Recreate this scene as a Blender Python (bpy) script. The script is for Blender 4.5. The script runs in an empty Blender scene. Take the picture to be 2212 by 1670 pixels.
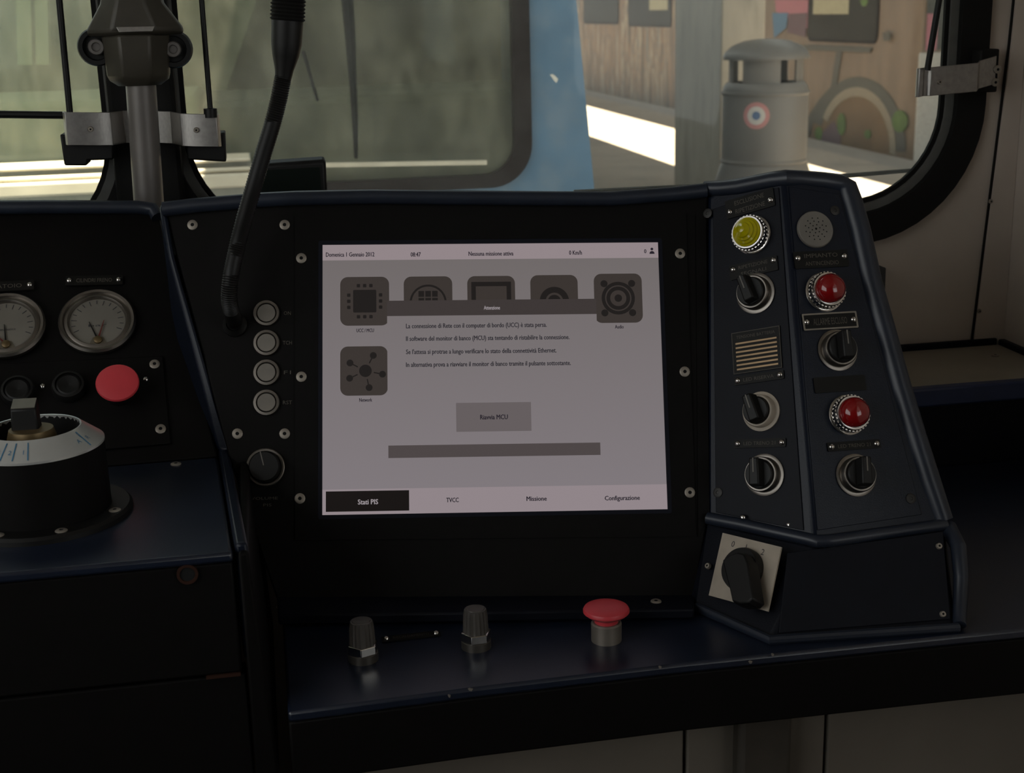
import bpy, bmesh, math, random
from mathutils import Vector as V, Matrix
random.seed(7)
sc = bpy.context.scene
COL = sc.collection
PI = math.pi
def rad(a): return a*PI/180
def lin(c):
    return tuple(((x/255)/12.92 if x/255 <= .04045 else ((x/255+.055)/1.055)**2.4) for x in c)

# ------------------------------------------------------------------ camera, world, sun, exposure
PW, PH, FPX = 2212, 1670, 2946.7
CAM = V((0, 0, 1.27))
def axes(pitch, yaw, roll):
    cy, sy, cp, sp = math.cos(yaw), math.sin(yaw), math.cos(pitch), math.sin(pitch)
    f = V((sy*cp, cy*cp, -sp)); r = V((cy, -sy, 0)); u = r.cross(f)
    cr, sr = math.cos(roll), math.sin(roll)
    return cr*r-sr*u, sr*r+cr*u, f
CR, CU, CF = axes(rad(15.454), rad(10.2186), rad(1.4846))
cd = bpy.data.cameras.new('camera'); cam = bpy.data.objects.new('camera', cd); COL.objects.link(cam)
cam.matrix_world = Matrix(((CR.x, CU.x, -CF.x, CAM.x), (CR.y, CU.y, -CF.y, CAM.y), (CR.z, CU.z, -CF.z, CAM.z), (0, 0, 0, 1)))
cd.sensor_fit = 'HORIZONTAL'; cd.sensor_width = 36; cd.lens = 36*FPX/PW
cd.clip_start = .02; cd.clip_end = 200
cd.dof.use_dof = True; cd.dof.focus_distance = 1.36; cd.dof.aperture_fstop = 13
sc.camera = cam

world = bpy.data.worlds.new('world'); sc.world = world; world.use_nodes = True
bg = world.node_tree.nodes['Background']
bg.inputs[0].default_value = (.95, .98, .97, 1); bg.inputs[1].default_value = 1.9
SUN_DIR = V((-.26, .12, -.958)).normalized()
sl = bpy.data.lights.new('sun', 'SUN'); sun = bpy.data.objects.new('sun', sl); COL.objects.link(sun)
sl.energy = 30; sl.angle = rad(.35); sl.color = (1, .87, .68)
sun.rotation_euler = SUN_DIR.to_track_quat('-Z', 'Y').to_euler(); sun.location = (4, 0, 9)
sc.view_settings.view_transform = 'Standard'; sc.view_settings.look = 'None'
sc.view_settings.exposure = 0; sc.view_settings.gamma = 1; sc.view_settings.use_curve_mapping = False

# ------------------------------------------------------------------ pixel of the photograph -> point on a plane
def ray(x, y): return (CR*((x-PW/2)/FPX)+CU*((PH/2-y)/FPX)+CF).normalized()
def at(x, y, pl):
    d = ray(x, y); p, n = pl
    return CAM+d*((p-CAM).dot(n)/d.dot(n))
def ZP(z): return (V((0, 0, z)), V((0, 0, 1)))
def YP(y): return (V((0, y, 0)), V((0, -1, 0)))
def XP(x): return (V((x, 0, 0)), V((-1, 0, 0)))
def frame(p, u, n):
    n = n.normalized(); u = (u-n*u.dot(n)).normalized(); v = n.cross(u)
    return Matrix(((u.x, v.x, n.x, p.x), (u.y, v.y, n.y, p.y), (u.z, v.z, n.z, p.z), (0, 0, 0, 1)))
def T(x=0, y=0, z=0): return Matrix.Translation((x, y, z))
def RZ(a): return Matrix.Rotation(a, 4, 'Z')

# planes of the desk (screen panel, switch block faces, sloped gauge panel ...)
nS = V((-.11492, -.90697, .40520)).normalized(); uS = V((.99030, -.13667, -.02504)); uS = (uS-nS*uS.dot(nS)).normalized(); vS = nS.cross(uS)
cS = V((.214457, 1.291698, .919295))
S = (cS, nS)
ZC, ZL, ZD = .708, .784, .853                   # counter, block ledge, left desk
X3 = V((1, 0, 0)); Y3 = V((0, 1, 0)); Z3 = V((0, 0, 1))
a0 = at(1530, 404, S); a3 = at(1530, 1118, S); a2 = at(1760, 1168, ZP(ZL)); b2 = at(2045, 1132, ZP(ZL))
nA = (a2-a3).cross(at(1522, 440, S)-a3).normalized(); A = (a3, nA)
a1 = at(1692, 386, A)
nB = (b2-a2).cross(a1-a2).normalized(); B = (a2, nB)
d3 = at(1502, 1318, ZP(ZC)); d2 = at(1660, 1388, ZP(ZC)); e2 = at(2068, 1362, ZP(ZC))
nD = (d2-d3).cross(a3-d3).normalized(); D = (d2, nD)
nE = (e2-d2).cross(a2-d2).normalized(); E = (d2, nE)
lb0 = at(220, 1010, ZP(ZD)); lb1 = at(470, 987, ZP(ZD))
LT = rad(45)
uL = (lb1-lb0).normalized()
nL = uL.cross(V((0, math.sin(LT), math.cos(LT)))).normalized(); L = (lb0, nL)
TD = ZP(ZD)

# ------------------------------------------------------------------ materials
MATS = {}
def mat(name, rgb, rough=.5, metal=0, var=.12, vscale=40, bump=0, bscale=300, coat=0, spec=.5, dirt=None, dscale=6, damt=.5, stretch=None):
    m = bpy.data.materials.new(name); m.use_nodes = True; nt = m.node_tree; N = nt.nodes; Lk = nt.links
    p = N['Principled BSDF']
    p.inputs['Roughness'].default_value = rough; p.inputs['Metallic'].default_value = metal
    p.inputs['Specular IOR Level'].default_value = spec; p.inputs['Coat Weight'].default_value = coat
    tc = N.new('ShaderNodeTexCoord'); src = tc.outputs['Object']
    if stretch:
        mp = N.new('ShaderNodeMapping'); mp.inputs['Scale'].default_value = stretch; Lk.new(src, mp.inputs[0]); src = mp.outputs[0]
    no = N.new('ShaderNodeTexNoise'); no.inputs['Scale'].default_value = vscale; no.inputs['Detail'].default_value = 5
    Lk.new(src, no.inputs['Vector'])
    r = N.new('ShaderNodeValToRGB'); lo = [c*(1-var) for c in rgb]; hi = [min(1, c*(1+var)) for c in rgb]
    r.color_ramp.elements[0].color = (*lo, 1); r.color_ramp.elements[1].color = (*hi, 1)
    r.color_ramp.elements[0].position = .3; r.color_ramp.elements[1].position = .7
    Lk.new(no.outputs[0], r.inputs[0]); out = r.outputs[0]
    if dirt:
        n2 = N.new('ShaderNodeTexNoise'); n2.inputs['Scale'].default_value = dscale; n2.inputs['Detail'].default_value = 8; n2.inputs['Roughness'].default_value = .65
        Lk.new(src, n2.inputs['Vector'])
        r2 = N.new('ShaderNodeValToRGB'); r2.color_ramp.elements[0].position = .48; r2.color_ramp.elements[1].position = .68
        r2.color_ramp.elements[1].color = (damt, damt, damt, 1)
        Lk.new(n2.outputs[0], r2.inputs[0])
        mx = N.new('ShaderNodeMix'); mx.data_type = 'RGBA'; mx.inputs[7].default_value = (*dirt, 1)
        Lk.new(r2.outputs[0], mx.inputs[0]); Lk.new(out, mx.inputs[6]); out = mx.outputs[2]
    Lk.new(out, p.inputs['Base Color'])
    if bump:
        n3 = N.new('ShaderNodeTexNoise'); n3.inputs['Scale'].default_value = bscale; n3.inputs['Detail'].default_value = 2
        Lk.new(tc.outputs['Object'], n3.inputs['Vector'])
        b = N.new('ShaderNodeBump'); b.inputs['Strength'].default_value = bump; b.inputs['Distance'].default_value = .001
        Lk.new(n3.outputs[0], b.inputs['Height']); Lk.new(b.outputs[0], p.inputs['Normal'])
    MATS[name] = m
    return m
def emat(name, c255, c2=None, axis=1, span=.14):
    m = bpy.data.materials.new(name); m.use_nodes = True; nt = m.node_tree; N = nt.nodes; Lk = nt.links
    N.remove(N['Principled BSDF']); e = N.new('ShaderNodeEmission'); gl = N.new('ShaderNodeBsdfGlossy'); gl.inputs['Roughness'].default_value = .35
    gl.inputs['Color'].default_value = (.02, .02, .02, 1)
    ad = N.new('ShaderNodeAddShader'); Lk.new(e.outputs[0], ad.inputs[0]); Lk.new(gl.outputs[0], ad.inputs[1]); Lk.new(ad.outputs[0], N['Material Output'].inputs[0])
    if c2:
        tc = N.new('ShaderNodeTexCoord'); sp = N.new('ShaderNodeSeparateXYZ'); Lk.new(tc.outputs['Object'], sp.inputs[0])
        mr = N.new('ShaderNodeMapRange'); mr.inputs['From Min'].default_value = -span; mr.inputs['From Max'].default_value = span
        Lk.new(sp.outputs[axis], mr.inputs['Value'])
        r = N.new('ShaderNodeValToRGB'); r.color_ramp.elements[0].color = (*lin(c255), 1); r.color_ramp.elements[1].color = (*lin(c2), 1)
        Lk.new(mr.outputs[0], r.inputs[0]); Lk.new(r.outputs[0], e.inputs[0])
    else: e.inputs[0].default_value = (*lin(c255), 1)
    MATS[name] = m
    return m
def glass(name, tint, haze, haze_col, scale=5, gloss=.05, streak=(1, 1, 1), lo=.42, hi=.75, back=.6):
    # thin pane: clear transmission + mirror reflection by Fresnel + a film of dust that scatters light
    m = bpy.data.materials.new(name); m.use_nodes = True; nt = m.node_tree; N = nt.nodes; Lk = nt.links
    N.remove(N['Principled BSDF'])
    tr = N.new('ShaderNodeBsdfTransparent'); tr.inputs[0].default_value = (*tint, 1)
    gl = N.new('ShaderNodeBsdfGlossy'); gl.inputs['Roughness'].default_value = gloss; gl.inputs['Color'].default_value = (.9, .9, .9, 1)
    fr = N.new('ShaderNodeLayerWeight'); fr.inputs['Blend'].default_value = .2
    m1 = N.new('ShaderNodeMixShader'); Lk.new(fr.outputs['Fresnel'], m1.inputs[0]); Lk.new(tr.outputs[0], m1.inputs[1]); Lk.new(gl.outputs[0], m1.inputs[2])
    di = N.new('ShaderNodeBsdfDiffuse'); di.inputs[0].default_value = (*haze_col, 1)
    tl = N.new('ShaderNodeBsdfTranslucent'); tl.inputs[0].default_value = (*haze_col, 1)
    md = N.new('ShaderNodeMixShader'); md.inputs[0].default_value = back; Lk.new(di.outputs[0], md.inputs[1]); Lk.new(tl.outputs[0], md.inputs[2])
    tc = N.new('ShaderNodeTexCoord'); mp = N.new('ShaderNodeMapping'); mp.inputs['Scale'].default_value = streak
    Lk.new(tc.outputs['Object'], mp.inputs[0])
    no = N.new('ShaderNodeTexNoise'); no.inputs['Scale'].default_value = scale; no.inputs['Detail'].default_value = 9; no.inputs['Roughness'].default_value = .7
    Lk.new(mp.outputs[0], no.inputs['Vector'])
    mr = N.new('ShaderNodeMapRange'); mr.inputs['From Min'].default_value = lo; mr.inputs['From Max'].default_value = hi
    mr.inputs['To Min'].default_value = haze*.45; mr.inputs['To Max'].default_value = haze*1.6
    Lk.new(no.outputs[0], mr.inputs['Value'])
    m2 = N.new('ShaderNodeMixShader'); Lk.new(mr.outputs[0], m2.inputs[0]); Lk.new(m1.outputs[0], m2.inputs[1]); Lk.new(md.outputs[0], m2.inputs[2])
    Lk.new(m2.outputs[0], N['Material Output'].inputs[0])
    MATS[name] = m
    return m

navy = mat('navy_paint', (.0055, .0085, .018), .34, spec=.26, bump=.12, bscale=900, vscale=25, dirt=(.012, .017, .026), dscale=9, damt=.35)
navy_lit = mat('navy_paint_lit', (.008, .0125, .027), .30, spec=.75, bump=.1, bscale=900, vscale=25, dirt=(.015, .02, .032), dscale=9, damt=.35)  # the same navy paint, lightened and glossier for light on flat tops
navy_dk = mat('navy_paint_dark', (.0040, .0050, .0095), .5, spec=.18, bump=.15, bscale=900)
black_panel = mat('black_panel', (.0036, .0030, .0028), .6, spec=.14, bump=.12, bscale=1200, vscale=60)
black_pl = mat('black_plastic', (.0045, .0042, .004), .5, vscale=80, spec=.35)
black_rub = mat('black_rubber', (.008, .0075, .007), .7, vscale=60, spec=.25)
void_mat = mat('dark_hole', (.0015, .0015, .0015), .9)
chrome = mat('chrome', (.72, .69, .66), .16, 1, .05)
satin = mat('satin_steel', (.26, .235, .21), .36, 1, .1)
alu = mat('brushed_aluminium', (.40, .38, .36), .42, 1, .1, vscale=160, stretch=(1, 8, 1))
screwm = mat('screw_steel', (.34, .30, .255), .5, .55, .15)
pole_m = mat('grey_pole_paint', (.16, .145, .135), .42, .2, .12, vscale=20)
cast = mat('dark_cast_metal', (.055, .048, .036), .45, .15, .2, vscale=30)
rim_m = mat('hood_rim', (.016, .021, .034), .36, vscale=30)
red_m = mat('red_button_plastic', (.62, .05, .065), .42, vscale=20)
yel_l = mat('yellow_lens', (.42, .36, .0), .16, coat=.6)
red_l = mat('red_lens', (.23, .003, .004), .14, coat=.7)
dial = mat('gauge_dial', (.17, .155, .13), .6, vscale=20)
grey_pl = mat('grey_plastic', (.17, .155, .135), .6)
white_pl = mat('cream_white_plastic', (.42, .36, .29), .5)
lcream = mat('lettering_cream', (.25, .22, .18), .7)
ldark = mat('lettering_dark', (.03, .03, .035), .7)
lblue = mat('lettering_blue', (.02, .14, .27), .6)
plate_m = mat('name_plate', (.0075, .0068, .006), .5, spec=.2)
brass = mat('brass_bars', (.30, .20, .11), .4, .6)
gold = mat('old_brass', (.16, .11, .05), .45, .6, .25)
white_metal = mat('white_dial_ring', (.66, .66, .64), .3, .55, .05)
rust = mat('rusty_edge', (.030, .011, .006), .8, spec=.2)
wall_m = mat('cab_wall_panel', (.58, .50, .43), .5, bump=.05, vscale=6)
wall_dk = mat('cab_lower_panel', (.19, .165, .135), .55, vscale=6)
ledge_m = mat('ledge_laminate', (.32, .28, .22), .45, vscale=12, dirt=(.1, .09, .07), damt=.4)
bluetrim = mat('blue_edge_strip', (.020, .035, .10), .4)
ceil_m = mat('cab_ceiling', (.3, .28, .26), .7)
floor_m = mat('cab_floor', (.03, .03, .03), .8)
grey_frame = mat('grey_window_strip', (.13, .13, .12), .5)
needle_r = mat('needle_red', (.12, .02, .015), .5)

# outdoors
asphalt = mat('platform_asphalt', (.35, .295, .24), .85, var=.12, vscale=30, dirt=(.18, .165, .15), dscale=2, damt=.6)
coping = mat('platform_coping', (.24, .215, .19), .8, vscale=8)
conc = mat('pillar_paint', (.40, .355, .29), .7, var=.08, vscale=3, dirt=(.26, .24, .2), dscale=4, damt=.8, stretch=(2, 2, .5))
bin_m = mat('bin_grey_paint', (.165, .15, .135), .45, var=.06, vscale=6)
bin_dk = mat('bin_inside', (.05, .04, .04), .8)
blue_body = mat('blue_train_paint', (.062, .135, .215), .4, var=.12, vscale=6, dirt=(.14, .19, .24), dscale=7, damt=.6, stretch=(1, 1, .35))
seal = mat('windscreen_seal', (.016, .011, .011), .6, spec=.1)
cream_rib = mat('cream_rib_paint', (.50, .45, .35), .5, vscale=14)
chip_white = mat('cream_chip', (.6, .57, .5), .8)
int_green = mat('lit_glass_and_wall_green', (.15, .155, .10), .7, var=.2, vscale=3, stretch=(3, 1, .4))  # pale tone stands for sunlit glass; also used on the station wall
refl_post = mat('reflected_post_pale', (.38, .40, .25), .6, vscale=3)
int_dark = mat('opposite_cab_dark', (.03, .024, .016), .7, var=.2, vscale=4)
int_lit_band = mat('glass_lit_band', (.40, .42, .29), .7, vscale=5)
gutter = mat('canopy_sheet', (.22, .22, .21), .7)
far_wall = mat('far_station_wall', (.16, .165, .155), .8, vscale=2)
pale_cab = mat('pale_cabinet_paint', (.5, .47, .42), .6)
dark_glass = mat('train_window_glass', (.03, .026, .02), .55, vscale=4, spec=.12)
blind_m = mat('window_blind', (.42, .38, .25), .7)
trackbed = mat('track_ballast', (.12, .11, .1), .9, var=.35, vscale=25)

def graffiti_mat():
    m = mat('sprayed_train_side', (.2, .14, .1), .6, var=.1)
    nt = m.node_tree; N = nt.nodes; Lk = nt.links; p = N['Principled BSDF']
    tc = N.new('ShaderNodeTexCoord'); mp = N.new('ShaderNodeMapping'); mp.inputs['Scale'].default_value = (1, 5.2, .8)
    Lk.new(tc.outputs['Object'], mp.inputs[0])
    no = N.new('ShaderNodeTexNoise'); no.inputs['Scale'].default_value = 1.35; no.inputs['Detail'].default_value = 5; no.inputs['Roughness'].default_value = .6; no.inputs['Distortion'].default_value = .5
    Lk.new(mp.outputs[0], no.inputs['Vector'])
    r = N.new('ShaderNodeValToRGB'); cr = r.color_ramp
    cols = [(.30, (.045, .032, .02)), (.42, (.16, .095, .05)), (.48, (.30, .17, .075)), (.53, (.10, .07, .05)), (.57, (.46, .37, .24)), (.62, (.22, .13, .065)), (.68, (.08, .115, .125)), (.76, (.42, .34, .22))]
    cr.elements[0].position, cr.elements[0].color = cols[0][0], (*cols[0][1], 1)
    cr.elements[1].position, cr.elements[1].color = cols[-1][0], (*cols[-1][1], 1)
    for q, c in cols[1:-1]:
        e = cr.elements.new(q); e.color = (*c, 1)
    Lk.new(no.outputs[0], r.inputs[0]); Lk.new(r.outputs[0], p.inputs['Base Color'])
    return m
spray = graffiti_mat()
tan_body = mat('tan_train_paint', (.235, .165, .112), .55, var=.14, vscale=2.5, dirt=(.16, .105, .065), dscale=3, damt=.6, stretch=(1, 2, .6))
pt_tan = mat('spray_tan', (.20, .12, .06), .7, vscale=3); pt_grey = mat('spray_grey', (.10, .095, .08), .7); pt_cream = mat('spray_cream', (.31, .26, .19), .7)
pt_green = mat('spray_green', (.10, .17, .035), .7, var=.25, vscale=9); pt_pink = mat('spray_pink', (.42, .16, .19), .7); pt_blue = mat('spray_blue', (.10, .19, .30), .7); pt_mauve = mat('spray_mauve', (.14, .085, .10), .7)
stk_pink = mat('sticker_pink', (.55, .24, .23), .6, var=.04); stk_white = mat('sticker_white', (.62, .58, .54), .6, var=.04); stk_blue = mat('sticker_blue', (.09, .16, .30), .6, var=.04)

# ------------------------------------------------------------------ mesh helpers
MW = {}
class MB:
    def __init__(s): s.v = []; s.f = []; s.m = []; s.mi = 0; s.mx = Matrix()
    def add(s, vs, fs):
        o = len(s.v); s.v += [s.mx @ V(v) for v in vs]; s.f += [[o+i for i in f] for f in fs]; s.m += [s.mi]*len(fs); return s
    def box(s, x0, x1, y0, y1, z0, z1):
        return s.hexa([(x0, y0, z0), (x1, y0, z0), (x1, y1, z0), (x0, y1, z0), (x0, y0, z1), (x1, y0, z1), (x1, y1, z1), (x0, y1, z1)])
    def hexa(s, p): return s.add(p, [(3, 2, 1, 0), (4, 5, 6, 7), (0, 1, 5, 4), (1, 2, 6, 5), (2, 3, 7, 6), (3, 0, 4, 7)])
    def prism(s, pts, z0, z1):
        n = len(pts)
        return s.add([(x, y, z0) for x, y in pts]+[(x, y, z1) for x, y in pts], [list(range(n))[::-1], list(range(n, 2*n))]+[(i, (i+1) % n, n+(i+1) % n, n+i) for i in range(n)])
    def loft(s, rings, closed=True, caps=True):
        n = len(rings[0]); vs = [p for r in rings for p in r]; fs = []
        for k in range(len(rings)-1):
            for i in range(n if closed else n-1):
                j = (i+1) % n; fs.append((k*n+i, k*n+j, (k+1)*n+j, (k+1)*n+i))
        if caps and closed: fs += [list(range(n))[::-1], [(len(rings)-1)*n+i for i in range(n)]]
        return s.add(vs, fs)
    def lathe(s, prof, seg=28, cap=True):
        rings = [[(r*math.cos(2*PI*i/seg), r*math.sin(2*PI*i/seg), z) for i in range(seg)] for r, z in prof]
        return s.loft(rings, True, cap)
    def tube(s, pts, r, seg=12, caps=True):
        pts = [V(p) for p in pts]; rings = []; n = len(pts); nrm = None
        for i, p in enumerate(pts):
            t = (pts[min(i+1, n-1)]-pts[max(i-1, 0)]).normalized()
            if nrm is None: nrm = t.orthogonal().normalized()
            nrm = (nrm-t*nrm.dot(t)).normalized(); b = t.cross(nrm); rr = r[i] if isinstance(r, (list, tuple)) else r
            rings.append([p+nrm*(rr*math.cos(2*PI*k/seg))+b*(rr*math.sin(2*PI*k/seg)) for k in range(seg)])
        return s.loft(rings, True, caps)
    def front(s, loop, off):          # a faced body: front loop of points + the same loop pushed back
        n = len(loop); bk = [p+off for p in loop]
        return s.add(list(loop)+bk, [list(range(n))]+[(i, n+i, n+(i+1) % n, (i+1) % n) for i in range(n)]+[[2*n-1-i for i in range(n)]])
    def arcwall(s, r0, r1, a0, a1, z0, z1, n=8):
        rings = []
        for i in range(n+1):
            a = a0+(a1-a0)*i/n; c, q = math.cos(a), math.sin(a)
            rings.append([(r0*c, r0*q, z0), (r1*c, r1*q, z0), (r1*c, r1*q, z1), (r0*c, r0*q, z1)])
        return s.loft(rings)
    def build(s, name, mats, parent=None, mtx=None, world=False, bevel=0, smooth=35, seg=2):
        vs = s.v
        if world:
            if parent is not None: inv = MW[parent].inverted(); vs = [inv @ p for p in vs]
            elif mtx is not None: inv = mtx.inverted(); vs = [inv @ p for p in vs]
        me = bpy.data.meshes.new(name); me.from_pydata([tuple(p) for p in vs], [], s.f)
        if not isinstance(mats, (list, tuple)): mats = [mats]
        for m in mats: me.materials.append(m)
        if len(mats) > 1: me.polygons.foreach_set('material_index', s.m)
        bm = bmesh.new(); bm.from_mesh(me); bmesh.ops.recalc_face_normals(bm, faces=bm.faces); bm.to_mesh(me); bm.free()
        me.polygons.foreach_set('use_smooth', [True]*len(me.polygons)); me.set_sharp_from_angle(angle=rad(smooth))
        return link(name, me, parent, mtx if not (world and parent is not None) else None, bevel, seg)
def link(name, me, parent=None, mtx=None, bevel=0, seg=2):
    o = bpy.data.objects.new(name, me); COL.objects.link(o)
    if parent is not None:
        o.parent = parent; o.matrix_local = mtx or Matrix(); MW[o] = MW[parent] @ (mtx or Matrix())
    else:
        o.matrix_world = mtx or Matrix(); MW[o] = (mtx or Matrix()).copy()
    if bevel:
        b = o.modifiers.new('bevel', 'BEVEL'); b.width = bevel; b.segments = seg; b.limit_method = 'ANGLE'; b.angle_limit = rad(40)
    return o
def tag(o, label, cat, group=None):
    o['label'] = label; o['category'] = cat
    if group: o['group'] = group
    return o
def struct(o): o['kind'] = 'structure'; return o
def thing(name, mtx, label, cat, group=None):
    o = bpy.data.objects.new(name, None); COL.objects.link(o); o.empty_display_size = .02
    if isinstance(mtx, V): mtx = Matrix.Translation(mtx)
    o.matrix_world = mtx; MW[o] = mtx.copy()
    return tag(o, label, cat, group)
def copy_tree(o, mtx, label, parent=None):
    r = o.copy(); COL.objects.link(r)
    if parent is None: r.matrix_world = mtx; MW[r] = mtx.copy(); r['label'] = label
    else: r.parent = parent; MW[r] = MW[parent] @ r.matrix_local
    for ch in list(o.children): copy_tree(ch, None, None, r)
    return r
def curve_mesh(loops, th):
    cu = bpy.data.curves.new('outline', 'CURVE'); cu.dimensions = '2D'; cu.fill_mode = 'BOTH'; cu.extrude = th/2
    for lp in loops:
        sp = cu.splines.new('POLY'); sp.points.add(len(lp)-1); sp.use_cyclic_u = True
        for q, (x, y) in zip(sp.points, lp): q.co = (x, y, 0, 1)
    o = bpy.data.objects.new('outline', cu); me = bpy.data.meshes.new_from_object(o)
    bpy.data.objects.remove(o); bpy.data.curves.remove(cu); return me
def plate(name, loops, th, m, parent=None, mtx=None, z=0, bevel=0):   # flat plate (first loop) with holes; top face at z
    me = curve_mesh(loops, th); me.transform(T(0, 0, z-th/2)); me.materials.clear(); me.materials.append(m)
    me.polygons.foreach_set('use_smooth', [True]*len(me.polygons)); me.set_sharp_from_angle(angle=rad(30))
    return link(name, me, parent, mtx, bevel)
def rrect(x0, y0, x1, y1, r, n=8):
    out = []
    for cx, cy, s in ((x1-r, y1-r, 0), (x0+r, y1-r, 1), (x0+r, y0+r, 2), (x1-r, y0+r, 3)):
        for i in range(n+1):
            a = PI/2*(s+i/n); out.append((cx+r*math.cos(a), cy+r*math.sin(a)))
    return out
def circ(x, y, r, n=32): return [(x+r*math.cos(2*PI*i/n), y+r*math.sin(2*PI*i/n)) for i in range(n)]
def rect(x0, y0, x1, y1): return [(x0, y0), (x1, y0), (x1, y1), (x0, y1)]
def text(s, m, parent, x, y, z, h, w=None, align='C', rot=0, name='lettering', bold=0):
    cu = bpy.data.curves.new('lettering', 'FONT'); cu.body = s; cu.size = 1; cu.resolution_u = 2; cu.fill_mode = 'FRONT'
    o = bpy.data.objects.new('lettering', cu); me = bpy.data.meshes.new_from_object(o); bpy.data.objects.remove(o); bpy.data.curves.remove(cu)
    if bold:                       # heavier strokes: the same flat letters laid over themselves, a hair apart
        vs = [tuple(v.co) for v in me.vertices]; fs = [list(p.vertices) for p in me.polygons]; n = len(vs); me2 = bpy.data.meshes.new('lettering')
        sh = ((-bold, 0), (bold, 0), (0, bold*.5), (0, -bold*.5))
        me2.from_pydata([(x+a, y+b, z_) for a, b in sh for x, y, z_ in vs], [], [[i+k*n for i in f] for k in range(4) for f in fs]); bpy.data.meshes.remove(me); me = me2
    xs = [v.co.x for v in me.vertices]
    x0, x1 = min(xs), max(xs); k = h/.72; kx = w/(x1-x0) if w else k
    ax = {'C': (x0+x1)/2, 'L': x0, 'R': x1}[align]
    me.transform(Matrix.Diagonal((kx, k, 1, 1)) @ T(-ax, -.36, 0))
    me.materials.clear(); me.materials.append(m)
    return link(name, me, parent, T(x, y, z) @ RZ(rot))

# screws: one mesh for each kind, shared
def screw_mesh(r, dome, nm):
    b = MB(); b.lathe([(r, -.0006), (r, dome*.4), (r*.8, dome), (r*.34, dome)], 16, False)
    n0 = len(b.v); b.mi = 1; b.lathe([(r*.34, dome), (r*.30, dome*.45), (.00001, dome*.4)], 16, False)
    o = b.build(nm, [screwm, void_mat]); me = o.data; bpy.data.objects.remove(o); return me
SCREW = screw_mesh(.0052, .0011, 'flat_screw'); RIVET = screw_mesh(.0031, .0022, 'dome_screw')
_r = MB().lathe([(.0031, -.0006), (.0029, .001), (.0021, .0019), (.001, .0024), (.00001, .0025)], 14, False).build('x', chrome); DOME = _r.data; bpy.data.objects.remove(_r)
_r = MB().lathe([(.0050, -.0006), (.0050, .0006), (.0040, .0010), (.0018, .0010), (.0015, .0003), (.00001, .0003)], 16, False).build('x', mat('dark_screw', (.03, .028, .026), .5, .3)); DARK = _r.data; bpy.data.objects.remove(_r)
def screws(parent, pts, pl, me=None, u=None):
    for x, y in pts:
        p = at(x, y, pl); m = frame(p+pl[1]*.0003, u or uS, pl[1])
        link('screw', me or SCREW, parent, MW[parent].inverted() @ m)

# ================================================================== THE CAB SHELL (setting)
XR, YW = .992, 1.68            # right side wall, front wall (inside face)
XLW, YB, ZT = -1.25, -1.3, 2.25
def wbox(name, m, *a, bevel=0): return struct(MB().box(*a).build(name, m, bevel=bevel))
wbox('floor', floor_m, XLW, XR, YB, 1.75, -.06, 0)
wbox('ceiling', ceil_m, XLW-.05, XR+.05, YB-.05, 1.76, ZT, ZT+.06)
wbox('wall_back', floor_m, XLW, XR, YB-.05, YB, 0, ZT)
def side_wall(name, x, sgn, lo, hi, z0, z1):
    mt = frame(V((x, 0, 0)), Y3*(1 if sgn > 0 else -1), X3*(-sgn))   # normal into the cab
    k = 1 if sgn > 0 else -1
    # local x = k*Y, local y = Z (sign checked below)
    v = mt.to_3x3() @ V((0, 1, 0)); ys = 1 if v.z > 0 else -1
    o = [(k*YB, 0), (k*1.75, 0), (k*1.75, ys*ZT), (k*YB, ys*ZT)]
    a, b = sorted((k*lo, k*hi)); c, d = sorted((ys*z0, ys*z1))
    w = plate(name, [o, rrect(a, c, b, d, .08)], .05, wall_m, None, mt); struct(w)
    return w
side_wall('wall_right', XR, 1, -1.1, .5, 1.0, 2.0)  # unseen side window opening, added to let light into the cab
side_wall('wall_left', XLW, -1, -1.15, .95, .95, 2.1)  # its unseen window is added and widened to light the interior
# narrow corner post on the right side wall
struct(MB().box(XR-.012, XR+.01, 1.30, 1.42, .83, 2.2).build('trim_3', mat('wine_red_trim', (.05, .02, .018), .6), bevel=.004))

# front wall with two windscreen openings (a plate in the XZ plane)
FW = frame(V((0, YW, 0)), X3, -Y3)           # local x = X, local y = Z, normal into the cab
GX1, GZ0, RG = .884, 1.014, .122             # right pane: right edge, bottom edge, corner radius of the glass
PX0 = -.082                                   # left edge of the right pane
LX0, LX1 = -1.12, -.172                       # left pane
GT = 2.02
rub, strip = .040, .014
def wnd(x0, x1, off): return rrect(x0-off, GZ0-off, x1+off, GT+off, RG+off, 12)
fw = plate('wall_front', [rect(XLW, 0, XR, ZT), wnd(PX0, GX1, rub+strip-.004), wnd(LX0, LX1, rub+strip-.004-.012)], .05, wall_m, None, FW); struct(fw)
glass_r = glass('dusty_windscreen_right', (.93, .95, .93), .045, (.9, .93, .88), 4, .02)
glass_l = glass('dusty_windscreen_left', (.92, .95, .92), .13, (.85, .93, .8), 3, .02, (1, 1, 1))
for i, (x0, x1, gm) in enumerate(((PX0, GX1, glass_r), (LX0, LX1, glass_l))):
    w = thing('window_%d' % (i+1), FW, '', ''); del w['label']; del w['category']; struct(w)
    plate('window_gasket', [wnd(x0, x1, rub+strip), wnd(x0, x1, strip)], .022, black_rub, w, z=.012, bevel=.004)
    plate('window_strip', [wnd(x0, x1, strip+.001), wnd(x0, x1, .003)], .012, grey_frame, w, z=.002)
    plate('window_bead', [wnd(x0, x1, .004), wnd(x0, x1, -.003)], .006, black_rub, w, z=-.002)
    plate('window_pane', [wnd(x0, x1, .002)], .004, gm, w, z=-.006)
# black cover between the two panes
struct(MB().box(LX1+.006, PX0-.006, YW-.022, YW+.04, .95, 2.1).build('trim_1', black_rub, bevel=.006))
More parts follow.
